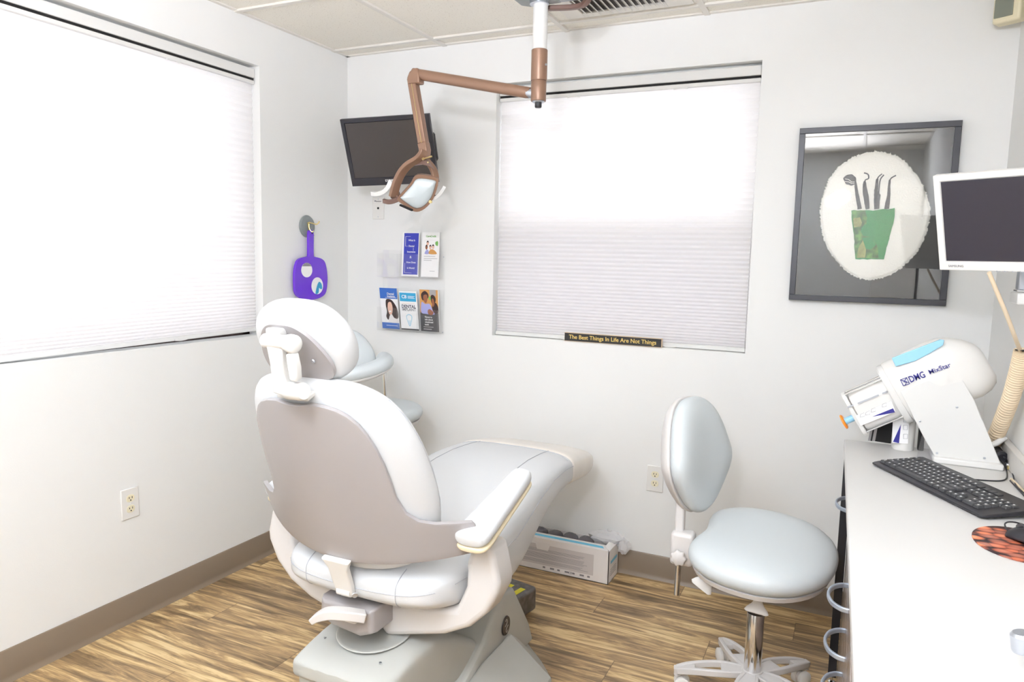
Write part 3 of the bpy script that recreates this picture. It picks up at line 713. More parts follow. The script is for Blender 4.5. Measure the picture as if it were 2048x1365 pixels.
# far stool (assistant stool with wrap-around back)
FC = np.array([.47,-.33,0])
fs = thing('assistant_stool', FC, 'tall pale blue stool with wrap-around back in the room corner, behind the dental chair headrest', 'stool', None)
star_base(fs, FC, math.radians(60), .26, M['shell2'])
build('gas_cylinder', G().lathe([(0,.10),(.027,.10),(.027,.40),(0,.40)], FC, (0,0,1), 24), M['chrome'], fs)
build('column', G().lathe([(0,.40),(.0145,.40),(.0145,.652),(0,.652)], FC, (0,0,1), 24), M['chrome'], fs)
stool_seat(fs, (.435,-.335), .205, .215, .650, .075, 0, .02)
bp = [Y(640,748,-.62), Y(675,752,-.60), Y(712,748,-.56), Y(745,739,-.50), Y(768,728,-.44), Y(772,722,-.38), Y(762,716,-.33)]
bpc = catmull(bp, 6); nb = len(bpc)
rr = [.036 if i < nb-4 else .036*(.98,.92,.75,.45)[i-(nb-4)] for i in range(nb)]
build('body_bar', G().tube(bpc, rr, 18), M['blue'], fs, smooth=60, sub=1)
build('bar_pan', G().tube([p-np.array([0,0,.030]) for p in bpc[:-6]], .0125, 10, flat=2.2, up=(0,0,1)), M['shell2'], fs, smooth=60)
BPN = np.array([.55,-.83,.10]); BPN /= np.linalg.norm(BPN); BPA = np.array([.83,.55,0]); BPA /= np.linalg.norm(BPA); BPU = np.cross(BPN, BPA); BPU = BPU if BPU[2] > 0 else -BPU
bo = Y(682,708,-.42)
BPH = [(0,.125),(.05,.118),(.10,.09),(.142,.04),(.165,-.02),(.160,-.07),(.12,-.095),(.06,-.10),(0,-.10)]
build('backrest', pillow(G(), bo, BPA, BPU, BPN, BPH, [(-.02,.5),(-.018,.85),(0,1.0),(.02,.97),(.035,.8),(.042,.4)], curve=0), M['blue'], fs, smooth=60, sub=1)
pa = Y(769,753,-.42)
build('bar_post', G().tube([pa+np.array([0,0,.02]), pa, Y(770,796,-.40)-np.array([0,0,.03])], .0095, 14), M['chrome'], fs)

# ------------------------------------------------------------------ glove carton on the floor
ct = thing('carton', (1.29,-.085,0), 'long white cardboard carton with light blue stripe open on the floor by the back wall', 'box')
bx0, bx1, by0, by1, bh = 1.03, 1.543, -.163, -.022, .152
g = G(); th_ = .003
g.box2((bx0,by0,0),(bx1,by1,th_)); g.box2((bx0,by0,0),(bx1,by0+th_,bh)); g.box2((bx0,by1-th_,0),(bx1,by1,bh)); g.box2((bx0,by0,0),(bx0+th_,by1,bh)); g.box2((bx1-th_,by0,0),(bx1,by1,bh))
build('box_body', g, M['card'], ct, smooth=0)
g = G(); g.prism([(bx0,by0,bh),(bx1-.004,by0,bh),(bx1-.03,by0+.052,bh+.004),(bx0,by0+.052,bh+.004)], (0,0,.0015))
lid = build('lid_flap', g, M['card'], ct, smooth=0)
g = G(); g.prism([(bx0,by0+.018,bh+.0032),(bx1-.03,by0+.018,bh+.0032),(bx1-.042,by0+.036,bh+.0046),(bx0,by0+.036,bh+.0046)], (0,0,.0005))
build('blue_stripe', g, M['lightblue'], lid, smooth=0)
g = G(); g.box2((bx0,by0-.0008,.028),(bx1-.07,by0,bh-.028)); gp = build('printed_panel', g, M['cardgrey'], ct, smooth=0)
for i in range(13):
    z = bh-.050-i*.0052
    if i in (3,9): continue
    build('text_line', G().box2((bx0+.01,by0-.0013,z),(bx1-.09-rng.random()*.05,by0-.0007,z+.0012)), M['inkgrey'], gp, smooth=0)
for i in range(7):
    x = bx0+.20+i*.036
    build('symbol', G().box2((x,by0-.0005,.014),(x+.012+.008*(i%2),by0+.0001,.022)), M['inkgrey'], ct, smooth=0)
text('lettering', 'CE', .014, (bx0+.335,by0-.0012,.0175), (1,0,0), (0,0,1), M['inkdark'], ct)
g = G(); g.prism([(1.19,by0-.0016,bh-.020),(1.265,by0-.0016,bh-.020),(1.255,by0-.0016,bh-.052),(1.20,by0-.0016,bh-.052)], (0,-.001,0)); build('tuck_tab', g, M['card'], ct, smooth=0, bevel=.0)
g = G(); g.prism([(bx1+.0002,by0+.03,.085),(bx1+.0002,by1-.02,.085),(bx1+.0002,by1-.02,.098),(bx1+.0002,by0+.03,.098)], (.0006,0,0)); build('blue_stripe', g, M['lightblue'], ct, smooth=0)
for i in range(4): build('text_line', G().box2((bx1,by0+.03,.030+i*.009),(bx1+.0006,by1-.03,.0315+i*.009)), M['inkgrey'], ct, smooth=0)
build('side_flap', G().prism([(bx1-.002,by0+.006,bh),(bx1-.002,by1-.004,bh),(bx1-.028,by1-.012,bh+.012),(bx1-.028,by0+.03,bh+.008)], (0,0,.001)), M['card'], ct, smooth=0)
# contents: dark folded packs and a clear bag
for k in range(5):
    x = 1.10+k*.076
    o = build('packed_pouch', G().loft([sring((x-.038,-.072,.128),(0,1,0),(0,0,1),.030,.026,10,3), sring((x-.020,-.070,.136),(0,1,0),(0,0,1),.042,.030+.004*(k%2),10,3), sring((x+.018,-.070,.134),(0,1,0),(0,0,1),.043,.028,10,3), sring((x+.037,-.072,.128),(0,1,0),(0,0,1),.022,.022,10,3)]), M['pouch'], None, loc=(x,-.082,.12), smooth=50, sub=1)
    tagit(o, 'dark plastic wrapped pouch lying in the open floor carton', 'pouch', 'dark wrapped pouches in the floor carton')
def crumple(c, rx, ry, rz, seed, n=9):
    r = random.Random(seed); g = G(); R = []
    for i in range(n):
        f = i/(n-1); a = PI*f; row = []
        for k in range(14):
            t_ = 2*PI*k/14; s = .75+.5*r.random(); row.append((c[0]+rx*math.sin(a)*math.cos(t_)*s, c[1]+ry*math.sin(a)*math.sin(t_)*s, c[2]+rz*-math.cos(a)*(.8+.4*r.random())))
        R.append(row)
    return g.loft(R)
bag = build('plastic_bag', crumple((1.50,-.055,.175),.075,.028,.032,5), M['bagf'], None, loc=(1.5,-.05,.15), smooth=20)
tagit(bag, 'crumpled clear plastic bag spilling from the right end of the floor carton', 'plastic bag')
# second lobe of the bag hanging over the end, same film
g = crumple((1.575,-.05,.145),.030,.022,.035,9); build('hanging_fold', g, M['bagf'], bag, smooth=20)

# ------------------------------------------------------------------ counter and cabinets
TZ = .85
cw = thing('countertop', (2.68,-1.6,TZ), 'long off-white laminate countertop running along the right wall', 'countertop')
g = G(); g.prism([(2.443,-.500,TZ-.03),(2.895,-.5,TZ-.03),(2.895,-2.95,TZ-.03),(2.497,-2.95,TZ-.03)], (0,0,.03))
build('slab', g, M['counter'], cw, smooth=30, bevel=.004, seg=3)
bs = build('backsplash', G().box2((2.878,-2.95,TZ),(2.899,-.505,TZ+.062)), M['backspl'], cw, smooth=30, bevel=.002)
cabf = 2.474
def drawer_cab(y0, y1, label, hs, grp='bronze drawer units under the countertop'):
    t = thing('drawer_cabinet', (2.68,(y0+y1)/2,0), label, 'cabinet', grp)
    build('body', G().box2((cabf+.018,y0,.09),(2.88,y1,TZ-.032)), M['bronzecab'], t, smooth=0)
    build('plinth', G().box2((cabf+.07,y0,0),(2.88,y1,.09)), M['dark'], t, smooth=0)
    z = TZ-.04
    for h, hz in hs:
        d = build('drawer', G().box2((cabf,y0+.003,z-h+.003),(cabf+.018,y1-.003,z-.003)), M['bronzecab'], t, smooth=0, bevel=.002)
        yc = (y0+y1)/2 if len(hs) < 2 or True else 0
        hq = hz; hz = hz or .5; p = [(cabf+.002,yc-.066,hz),(cabf-.014,yc-.062,hz),(cabf-.032,yc-.040,hz),(cabf-.040,yc,hz),(cabf-.032,yc+.040,hz),(cabf-.014,yc+.062,hz),(cabf+.002,yc+.066,hz)]
        if hq: build('handle', G().bar(catmull(p, 5), .006, .011), M['handle'], d, smooth=50, bevel=.002)
        z -= h
    return t
drawer_cab(-1.17, -.60, 'bronze cabinet under the far end of the countertop, behind the stool seat', [(.13,.745),(.60,None)])
drawer_cab(-1.765, -1.18, 'bronze cabinet with three grey bow handles under the countertop edge, right of the near stool', [(.115,.718),(.105,.612),(.105,.508),(.40,.38)])
drawer_cab(-2.93, -1.775, 'bronze cabinet nearest the camera under the countertop', [(.115,.72),(.62,.5)])
lg = thing('counter_leg', (2.455,-.53,0), 'black square steel leg under the far end of the countertop', 'leg')
build('post', G().box2((2.447,-.545,.03),(2.473,-.512,TZ-.032)), M['black'], lg, smooth=0, bevel=.001)
build('levelling_foot', G().lathe([(0,0),(.012,0),(.012,.008),(.005,.012),(.005,.03),(0,.03)], (2.46,-.528,0), (0,0,1), 16), M['chrome'], lg)

# ------------------------------------------------------------------ keyboard
kb = thing('keyboard', (2.62,-.98,TZ), 'black computer keyboard lying on the countertop in front of the white mixing machine', 'keyboard')
KO = np.array([2.517,-.809,TZ]); KU = np.array([.494,-.870,0]); KU /= np.linalg.norm(KU); KV = np.array([.870,.494,0]); KV /= np.linalg.norm(KV); KN = np.array([0,0,1.])
tilt_ = .075
def KP(u, v, h): return KO+KU*u+KV*v+KN*(h+v*tilt_)
g = G(); LN, DP = .452, .158
R = []
for u, s in ((0,.85),(.006,1),(LN-.006,1),(LN,.85)):
    R.append([KP(u, DP*(1-s)/2+.003, .003), KP(u, DP-DP*(1-s)/2, .002-DP*tilt_+.012), KP(u, DP-DP*(1-s)/2, .014), KP(u, .118, .0135), KP(u, .022, .011), KP(u, DP*(1-s)/2, .009)])
kbody = build('case', g.loft(R), M['black'], kb, smooth=30, bevel=.002)
RK = np.column_stack([KU, KV*math.cos(tilt_)+KN*math.sin(tilt_), KN*math.cos(tilt_)-KV*math.sin(tilt_)])
KW = .0187; keys = []
def row(v, items, u0=.010):
    u = u0
    for w in items:
        if w < 0: u += -w*KW
        else: keys.append((u+w*KW/2, v, w)); u += w*KW
r0 = .029
row(r0, [1.25,1.25,1.25,6.25,1.25,1.25,1.25,1.25,-.25,1,1,1,-.25,2,1])
row(r0+.0185, [2.25]+[1]*10+[2.75,-1.25,1,-1.25,1,1,1])
row(r0+.037, [1.75]+[1]*11+[2.25,-3.5,1,1,1])
row(r0+.0555, [1.5]+[1]*12+[1.5,-.25,1,1,1,-.25,1,1,1,1])
row(r0+.074, [1]*13+[2,-.25,1,1,1,-.25,1,1,1,1])
row(r0+.097, [1,-1,1,1,1,1,-.5,1,1,1,1,-.5,1,1,1,1,-.25,1,1,1])
keys = keys[:104]
meshes = {}
def key_mesh(w):
    if w in meshes: return meshes[w]
    a, b = w*KW/2-.0009, .0084; g = G()
    g.loft([[(x*a, y*b, 0) for x, y in ((-1,-1),(1,-1),(1,1),(-1,1))], [(x*(a-.0018), y*(b-.0020)+.0006, .0065) for x, y in ((-1,-1),(1,-1),(1,1),(-1,1))]])
    me = bpy.data.meshes.new('key'); me.from_pydata(g.v, [], g.f)
    bm = bmesh.new(); bm.from_mesh(me); bmesh.ops.recalc_face_normals(bm, faces=bm.faces)
    bmesh.ops.bevel(bm, geom=[e for e in bm.edges if len(e.link_faces)==2], offset=.0007, segments=1, affect='EDGES', profile=.5)
    # printed legend
    if w < 2.5:
        z = .0067; q = [bm.verts.new((x, y, z)) for x, y in ((-.0042,-.0006),(.0002,-.0006),(.0002,.0042),(-.0042,.0042))]
        f = bm.faces.new(q); f.material_index = 1
    bm.to_mesh(me); bm.free(); me.materials.append(M['keycap']); me.materials.append(M['ink']); meshes[w] = me; return me
stuffv = G()
for i, (u, v, w) in enumerate(keys):
    p = KP(u, v, .0108)
    if i < 99:
        o = bpy.data.objects.new('key', key_mesh(w)); col.objects.link(o); o.parent = kb
        mw = Matrix([[*RK[0], 0],[*RK[1], 0],[*RK[2], 0],[0,0,0,1]]); o.matrix_local = Matrix.Translation(Vector(tuple(p-WL[kb])))@mw; WL[o] = WL[kb]
    else:
        stuffv.box(p+KN*.003, (w*KW-.003, .0148, .0065), RK)
if stuffv.v: so = build('key', stuffv, M['keycap'], kb, smooth=0, bevel=.0006); so['kind'] = 'stuff'

# ------------------------------------------------------------------ mouse pad and mouse
mp = build('mouse_pad', G().loft([sring((2.790,-1.340,TZ+.0003),(1,0,0),(0,1,0),.084,.108,48), sring((2.790,-1.340,TZ+.0028),(1,0,0),(0,1,0),.084,.108,48)]), M['pebble'], None, loc=(2.79,-1.34,TZ), smooth=30)
tagit(mp, 'oval mouse pad with reddish pebble print on the countertop', 'mouse pad')
ms = thing('computer_mouse', (2.82,-1.335,TZ+.003), 'black corded computer mouse on the pebble print pad', 'mouse')
mo = np.array([2.820,-1.325,TZ+.003]); md = np.array([-.80,.60,0]); mn = np.array([.60,.80,0]); R = []
for f, w, h in ((-.055,.012,.008),(-.05,.022,.018),(-.03,.029,.031),(0,.030,.037),(.03,.028,.030),(.048,.022,.018),(.055,.012,.009)):
    c = mo+md*f; R.append([c+mn*w*math.cos(a_)+KN*max(0,h*math.sin(a_)) for a_ in np.linspace(0, PI, 14)])
build('shell', G().loft(R), M['black'], ms, smooth=60, sub=1)
build('scroll_wheel', G().lathe([(0,0),(.008,0),(.008,.006),(0,.006)], mo+md*.03+KN*.026-mn*.003, mn, 16), M['keycap'], ms)
build('cord', G().tube(catmull([mo+md*.053+KN*.008, mo+md*.066+KN*.020+mn*.01, mo+md*.058+KN*.022+mn*.035, (2.862,-1.22,TZ+.004), (2.868,-1.10,TZ+.003), (2.868,-.95,TZ+.003), (2.86,-.80,TZ+.003)], 6), .0017, 8), M['cord'], ms)

# ------------------------------------------------------------------ mixing machine
mx = thing('mixing_machine', (2.76,-.62,TZ), 'white dental impression mixing machine tilted on its stand at the far end of the countertop', 'mixing machine')
YM = -.60
# side plate outline (photo plane y=-.66)
sp = [(1800,783),(1905,742),(1924,757),(1948,800),(2004,934),(1872,918),(1850,880)]
spp = [Y(px, py, -.668) for px, py in sp]
build('side_plate', G().prism(spp, (0,.006,0)), M['white2'], mx, smooth=30, bevel=.002)
build('stand', G().prism([p+np.array([0,.006,0]) for p in spp], (0,.075,0)), M['white2'], mx, smooth=30, bevel=.004)
bpl = [Y(1868,918,-.672), Y(2008,937,-.672)]
bz = TZ+.012
build('base_foot', G().box2((bpl[0][0]-.004,-.690,TZ),(bpl[1][0]-.003,-.565,bz+.006)), M['white2'], mx, smooth=30, bevel=.004)
for px, py in ((1840,843),(1914,815),(1874,907),(1969,917)):
    build('screw', G().lathe([(0,0),(.0035,0),(.003,.0015),(0,.002)], Y(px,py,-.6685), (0,-1,0), 12), M['satin'], mx)
# body: tapered round housing along an axis
a0 = Y(1797,800,YM); b0 = Y(1950,735,YM); D = (b0-a0); D[1] = 0; D /= np.linalg.norm(D); Q = np.array([-D[2],0,D[0]])
fl = Y(1785,790,YM)   # flange centre on axis
LB = .265
prof = [(0,.098),(.006,.104),(.05,.107),(.12,.111),(.17,.112),(.20,.106),(.23,.09),(.25,.07),(.258,.05)]
rings = []
for h, r in prof: rings.append(sring(fl+D*(h+.012)+Q*(.004 if h<.17 else -.02*(h-.17)/.08), Q, (0,1,0), r*.93, r*.62, 40, 2.6))
build('housing', G().loft(rings), M['white'], mx, smooth=50)
build('flange', G().loft([sring(fl+D*h, Q, (0,1,0), r, r*.66, 40, 2.6) for h, r in ((-.004,.094),(0,.098),(.014,.098),(.016,.094))]), M['white2'], mx, smooth=40)
# blue window along the upper side of the housing
wn = [(1783,716),(1880,679),(1888,680),(1886,690),(1860,706),(1830,722),(1791,733)]
wpts = [Y(px,py,YM-.052) for px,py in wn]
build('viewing_window', G().prism(wpts, (0,-.010,0)), M['bluewin'], mx, smooth=30, bevel=.002, label='light blue clear window')
# cartridge carriage
ca = fl-D*.002; cl = .128
build('cartridge', G().loft([sring(ca-D*h-Q*.006, Q, (0,1,0), r, r*.62, 32, 2.8) for h, r in ((.0,.064),(.10,.064),(.112,.060),(.116,.05))]), M['white'], mx, smooth=40)
ep = build('end_plate', G().loft([sring(ca-D*h-Q*.006, Q, (0,1,0), .073, .040, 24, 5) for h in (.116,.129)]), M['white2'], mx, smooth=40, bevel=.002)
for q, yy in ((.062,-.028),(.062,.028),(-.068,-.028),(-.068,.028)):
    build('guide_rod', G().tube([ca+Q*q+np.array([0,yy,0]), ca-D*.118+Q*q+np.array([0,yy,0])], .0035, 10), M['chrome'], mx)
yl = YM-.046
def cart(px, py): return Y(px, py, yl)
build('slot', G().prism([cart(1694,814),cart(1707,809),cart(1707,812),cart(1695,817)], (0,-.001,0)), M['seam'], mx, smooth=0)
build('slot', G().prism([cart(1715,806),cart(1757,789),cart(1758,792),cart(1716,809)], (0,-.001,0)), M['seam'], mx, smooth=0)
build('slot', G().prism([cart(1764,786),cart(1775,782),cart(1776,785),cart(1765,789)], (0,-.001,0)), M['seam'], mx, smooth=0)
lb = build('cartridge_label', G().prism([cart(1711,832),cart(1783,802),cart(1791,824),cart(1722,852)], (0,-.0012,0)), M['paper'], mx, smooth=0)
build('blue_flash', G().prism([cart(1744,834)+np.array([0,-.0015,0]),cart(1786,817)+np.array([0,-.0015,0]),cart(1790,825)+np.array([0,-.0015,0])], (0,-.0008,0)), M['navy'], lb, smooth=0)
for px, py in ((1724,834),(1735,830),(1746,824),(1768,814)):
    build('pictogram', G().tube([cart(px-4,py+1)+np.array([0,-.0016,0]), cart(px-3,py-5)+np.array([0,-.0016,0]), cart(px+4,py-8)+np.array([0,-.0016,0]), cart(px+5,py-1)+np.array([0,-.0016,0]), cart(px-4,py+1)+np.array([0,-.0016,0])], .0005, 6), M['inkgrey'], lb)
noz = ca-D*.129-Q*.018
build('nozzle', G().tube([noz, noz-D*.030], .011, 16), M['bluewin'], mx)
build('nozzle_cap', G().lathe([(0,0),(.020,0),(.024,.003),(.024,.007),(.014,.009),(0,.009)], noz-D*.030, -D, 24), M['orange'], mx, label='orange nozzle cap')
# lettering
tp = Y(1838,752,YM-.0665); 
te = Y(1897,730,YM-.0665); ta = te-tp; ta[1] = 0; ta /= np.linalg.norm(ta)
text('lettering', 'DMG', .027, Y(1834,755,YM-.069), ta, (-ta[2],0,ta[0]), M['navy'], mx, sx=.74, bold=.0004)
text('lettering', 'MixStar', .0195, Y(1879,738,YM-.0725), ta, (-ta[2],0,ta[0]), M['navy'], mx, sx=1.0, bold=.0001)
lo_ = Y(1810,764,YM-.0675); tu = np.array([-ta[2],0,ta[0]])
for s in ([(-.009,-.010),(-.009,.010),(.009,.010),(.009,-.010),(-.009,-.010)], [(-.009,.010),(.004,-.002),(-.004,-.010)], [(.009,.010),(-.003,.000),(.009,-.006)]):
    build('logo_mark', G().bar([lo_+ta*x+tu*y for x, y in s], .0022, .0006, up=(0,-1,0)), M['navy'], mx, smooth=0)
# spare cartridge standing, black folder, paper behind
sc_ = thing('spare_cartridge', (2.615,-.545,TZ), 'white cartridge with dark blue triangle standing behind the mixing machine nozzle', 'cartridge')
build('tube', G().lathe([(0,0),(.030,0),(.032,.004),(.032,.14),(.026,.15),(.012,.155),(0,.155)], (2.613,-.548,TZ), (0,0,1), 32), M['white'], sc_)
lc = Y(1799,866,-.585)
g = G(); 
def lab(px, py, o=0): return Y(px, py, -.583-o)
l2 = build('label', G().prism([lab(1786,832),lab(1818,832),lab(1816,888),lab(1784,886)], (0,-.0012,0)), M['paper'], sc_, smooth=0)
build('blue_flash', G().prism([lab(1802,849,.0015),lab(1786,884,.0015),lab(1798,887,.0015)], (0,-.0008,0)), M['navy'], l2, smooth=0)
for py in (841,856,874): build('pictogram', G().tube([lab(1807,py-5,.0016),lab(1815,py-5,.0016),lab(1815,py+4,.0016),lab(1807,py+4,.0016),lab(1807,py-5,.0016)], .0005, 6), M['inkgrey'], l2)
bk = thing('black_case', (2.55,-.53,TZ), 'black upright case with silver edge standing at the far end of the countertop', 'case')
build('body', G().prism([Y(1749,883,-.53),Y(1782,888,-.53),Y(1790,800,-.53),Y(1763,810,-.53)], (0,.022,0)), M['dark'], bk, smooth=0)
build('silver_edge', G().prism([Y(1736,882,-.531),Y(1750,883,-.531),Y(1764,810,-.531),Y(1751,812,-.531)], (0,.02,0)), M['shell'], bk, smooth=0)
build('stripe', G().prism([Y(1741,882,-.5325),Y(1744,883,-.5325),Y(1758,811,-.5325),Y(1755,811,-.5325)], (0,.001,0)), M['dark'], bk, smooth=0)
blk = build('dark_bracket', G().box2((2.655,-.545,TZ),(2.672,-.515,TZ+.11)), M['dark'], None, loc=(2.66,-.53,TZ), smooth=0, bevel=.002)
tagit(blk, 'narrow black upright block between the spare cartridge and the machine stand', 'block')
pp = build('paper_leaflet', G().prism([(2.640,-.700,TZ+.002),(2.690,-.662,TZ+.002),(2.672,-.632,TZ+.075),(2.655,-.640,TZ+.07)], (.001,.001,.0)), M['film'], None, loc=(2.66,-.67,TZ), smooth=0)
tagit(pp, 'translucent plastic sleeve leaning behind the keyboard and against the machine stand', 'plastic sleeve')

# ------------------------------------------------------------------ cords, adapter, conduit
def cable(name, pts, r, m, label, cat='cable', group=None):
    o = build(name, G().tube(catmull(pts, 8), r, 8), m, None, loc=pts[0], smooth=60); tagit(o, label, cat, group); return o
zc = TZ+.0035
ad = thing('power_adapter', (2.862,-.60,TZ), 'black power adapter lying in the corner behind the machine stand', 'power adapter')
build('body', G().box((2.850,-.566,TZ+.021), (.05,.055,.040)), M['black'], ad, smooth=40, bevel=.006)
build('plug', G().lathe([(0,0),(.017,0),(.019,.004),(.019,.03),(.012,.036),(0,.036)], (2.858,-.600,TZ+.026), (.2,-1,0), 18), M['black'], ad)
usb = thing('usb_plug', Z(2016,935,TZ+.008), 'grey and yellow cable plug on the countertop beside the machine foot', 'plug')
up_ = Z(2017,931,TZ+.010)
build('shell', G().box(up_, (.016,.028,.014)), M['satin'], usb, smooth=30, bevel=.002)
build('yellow_tip', G().box(up_+np.array([-.001,-.020,-.002]), (.012,.012,.009)), M['brass'], usb, smooth=0)
cable('power_cable', [(2.852,-.60,TZ+.02),(2.862,-.665,TZ+.022),(2.868,-.70,zc),(2.848,-.80,zc),(2.800,-.835,zc),(2.72,-.84,zc),(2.70,-.80,zc)], .002, M['cord'], 'thin black cord looping in front of the machine foot', 'cord')
cable('power_cable', [(2.867,-.61,TZ+.03),(2.871,-.66,TZ+.03),up_+np.array([.0,.016,.0])], .002, M['cord'], 'short black cord running from the adapter to the yellow tipped plug', 'cord')
cable('power_cable', [up_+np.array([.004,-.03,-.005]),(2.870,-.80,zc),(2.866,-.86,zc),(2.873,-.93,zc),(2.874,-1.02,zc)], .0018, M['cord'], 'thin black cord trailing from the yellow tipped plug along the backsplash', 'cord')
cable('power_cable', [Y(1944,862,-.55),Y(1960,874,-.53),Y(1980,876,-.53),(2.858,-.53,TZ+.06)], .0018, M['cord'], 'thin black cord arching behind the machine stand toward the beige conduit', 'cord')
cable('data_cable', [(2.866,-.78,zc),(2.874,-.90,zc),(2.873,-1.05,zc+.001),(2.872,-1.2,zc)], .003, M['hose'], 'pale beige cord lying along the foot of the backsplash', 'cord')
# corrugated conduit
hp_ = [X(2046,703,2.868), X(2036,745,2.866), X(2022,795,2.863), X(2003,845,2.859), X(1985,888,2.856)]
hpc = catmull(hp_, 44)
nh = len(hpc); rad = [(.0215+.0011*(1 if i % 4 in (0,1) else -1)) for i in range(nh)]
hs_ = thing('cable_conduit', hp_[-1], 'beige corrugated cable conduit hanging down the right wall to the countertop', 'conduit')
build('tube', G().tube(hpc, rad, 20), M['hose'], hs_, smooth=20)
build('opening', G().tube([hp_[0]+np.array([0,0,.002]), hp_[0]+np.array([0,0,.0035])], .019, 16), M['dark'], hs_)
loop = [Y(1973,893,-.62),Y(1990,888,-.60),Y(2003,880,-.58),Y(2008,877,-.56),Y(2000,874,-.54),Y(1985,878,-.53),Y(1975,884,-.53)]
sw = cable('spiral_wrap', loop, .0085, M['paper'], 'white spiral cable wrap looping under the end of the beige conduit', 'cable wrap')
# monitor cables
cable('monitor_cable', [Y(1978,545,-.92), Y(1992,580,-.90), Y(2013,630,-.87), Y(2030,675,-.83), hp_[0]+np.array([-.006,0,.0])], .0052, M['hose'], 'cream monitor cable dropping from the white monitor into the conduit', 'cable')
cable('monitor_cable', [(2.845,-.91,1.47), (2.868,-.91,1.40), (2.884,-.90,1.30), (2.882,-.87,1.24), hp_[0]+np.array([.008,0,0])], .004, M['satin'], 'grey cable beside the cream cable, entering the conduit from the right', 'cable')

# ------------------------------------------------------------------ white monitor on the right
def monitor(t, c, yaw, tilt, roll, w, h, d, bez, body_m, scr_m, rec=.004, botbez=None, screen_gap=.002):
    ax = np.array([math.cos(yaw), math.sin(yaw), 0]); nn = np.array([math.sin(yaw)*math.cos(tilt), -math.cos(yaw)*math.cos(tilt), -math.sin(tilt)])
    up = np.cross(ax, nn); up = up if up[2] > 0 else -up
    a2 = ax*math.cos(roll)+up*math.sin(roll); u2 = -ax*math.sin(roll)+up*math.cos(roll)
    c = np.array(c, float); R = np.column_stack([a2, nn, u2]); bb = botbez or bez
    def P(u, v, n): return c+a2*u+u2*v+nn*n
    g = G(); ow, oh = w/2, h/2; iw, it, ib = w/2-bez, h/2-bez, -h/2+bb
    O = [(-ow,-oh),(ow,-oh),(ow,oh),(-ow,oh)]; I = [(-iw,ib),(iw,ib),(iw,it),(-iw,it)]
    V = [P(u,v,0) for u,v in O]+[P(u,v,0) for u,v in I]+[P(u,v,-rec) for u,v in I]+[P(u,v,-d*.45) for u,v in O]+[P(u*.8,v*.8,-d) for u,v in O]
    F = []
    for k in range(4):
        k2 = (k+1)%4; F += [(k,k2,4+k2,4+k),(4+k,4+k2,8+k2,8+k),(k2,k,12+k,12+k2),(12+k2,12+k,16+k,16+k2)]
    F.append((8,9,10,11)); F.append((19,18,17,16)); g.add(V, F)
    build('bezel', g, body_m, t, smooth=30, bevel=.003, seg=3)
    sc = G().prism([P(-iw+screen_gap,ib+screen_gap,-rec+.0004), P(iw-screen_gap,ib+screen_gap,-rec+.0004), P(iw-screen_gap,it-screen_gap,-rec+.0004), P(-iw+screen_gap,it-screen_gap,-rec+.0004)], nn*.0012)
    build('screen', sc, scr_m, t, smooth=0)
    return P, a2, u2, nn
mo_ = thing('computer_monitor', (2.76,-.93,1.4), 'white framed flat computer monitor with dark screen on the right wall arm', 'monitor')
P_, a2, u2, nn = monitor(mo_, (2.759,-.929,1.545), -.552, .308, 0, .31, .26, .045, .0165, M['white'], M['screen'], botbez=.024)
text('lettering', 'SAMSUNG', .0085, P_(-.131,-.118,.0006), a2, u2, M['inkgrey'], mo_, align='LEFT')
for i in range(5): build('button', G().box(P_(-.01+i*.018,-.1305,-.004), (.009,.006,.003)), M['seam'], mo_, smooth=0)
jn = P_(.10,-.135,-.045)
build('neck', G().box2((2.835,-.80,1.372),(2.872,-.755,1.43)), M['satin'], mo_, smooth=30, bevel=.003)
build('neck_ring', G().box2((2.832,-.803,1.368),(2.875,-.752,1.373)), M['chrome'], mo_, smooth=0, bevel=.001)
build('wall_arm', G().box2((2.83,-.83,1.335),(2.9,-.72,1.366)), M['white2'], mo_, smooth=30, bevel=.004)
build('arm_joint', G().tube([(2.853,-.78,1.43), P_(.06,-.03,-.045)], .014, 14), M['satin'], mo_)
wl = thing('wall_cover_plate', (2.9,-.76,1.24), 'white cover plate on the right wall below the monitor arm', 'wall plate')
build('plate', G().box2((2.894,-.86,1.19),(2.9,-.70,1.30)), M['wall'], wl, smooth=30, bevel=.002)

# ------------------------------------------------------------------ dark monitor in the left corner
tv = thing('wall_monitor', (.463,-.29,1.9), 'black flat screen tilted down on a wall arm near the back left corner', 'monitor')
P_, a2, u2, nn = monitor(tv, (.463,-.292,1.902), .218, .352, .04, .43, .31, .05, .019, M['tvblack'], M['tvscreen'], botbez=.036)
text('lettering', 'DYNEX', .014, P_(-.016,-.134,.0012), a2, u2, M['ink'], tv, sx=1.15, bold=.0003)
build('side_controls', G().prism([P_(.2155,.07,-.020), P_(.2155,-.06,-.020), P_(.2215,-.05,-.022), P_(.2215,.06,-.022)], -nn*.012), M['black'], tv, smooth=0, bevel=.002)
build('wall_bracket', G().box2((.40,-.03,1.84),(.53,-.001,1.97)), M['black'], tv, smooth=30, bevel=.003)
build('bracket_arm', G().bar([(.463,-.02,1.905), P_(0,0,-.05)], .04, .05), M['black'], tv, smooth=30, bevel=.003)

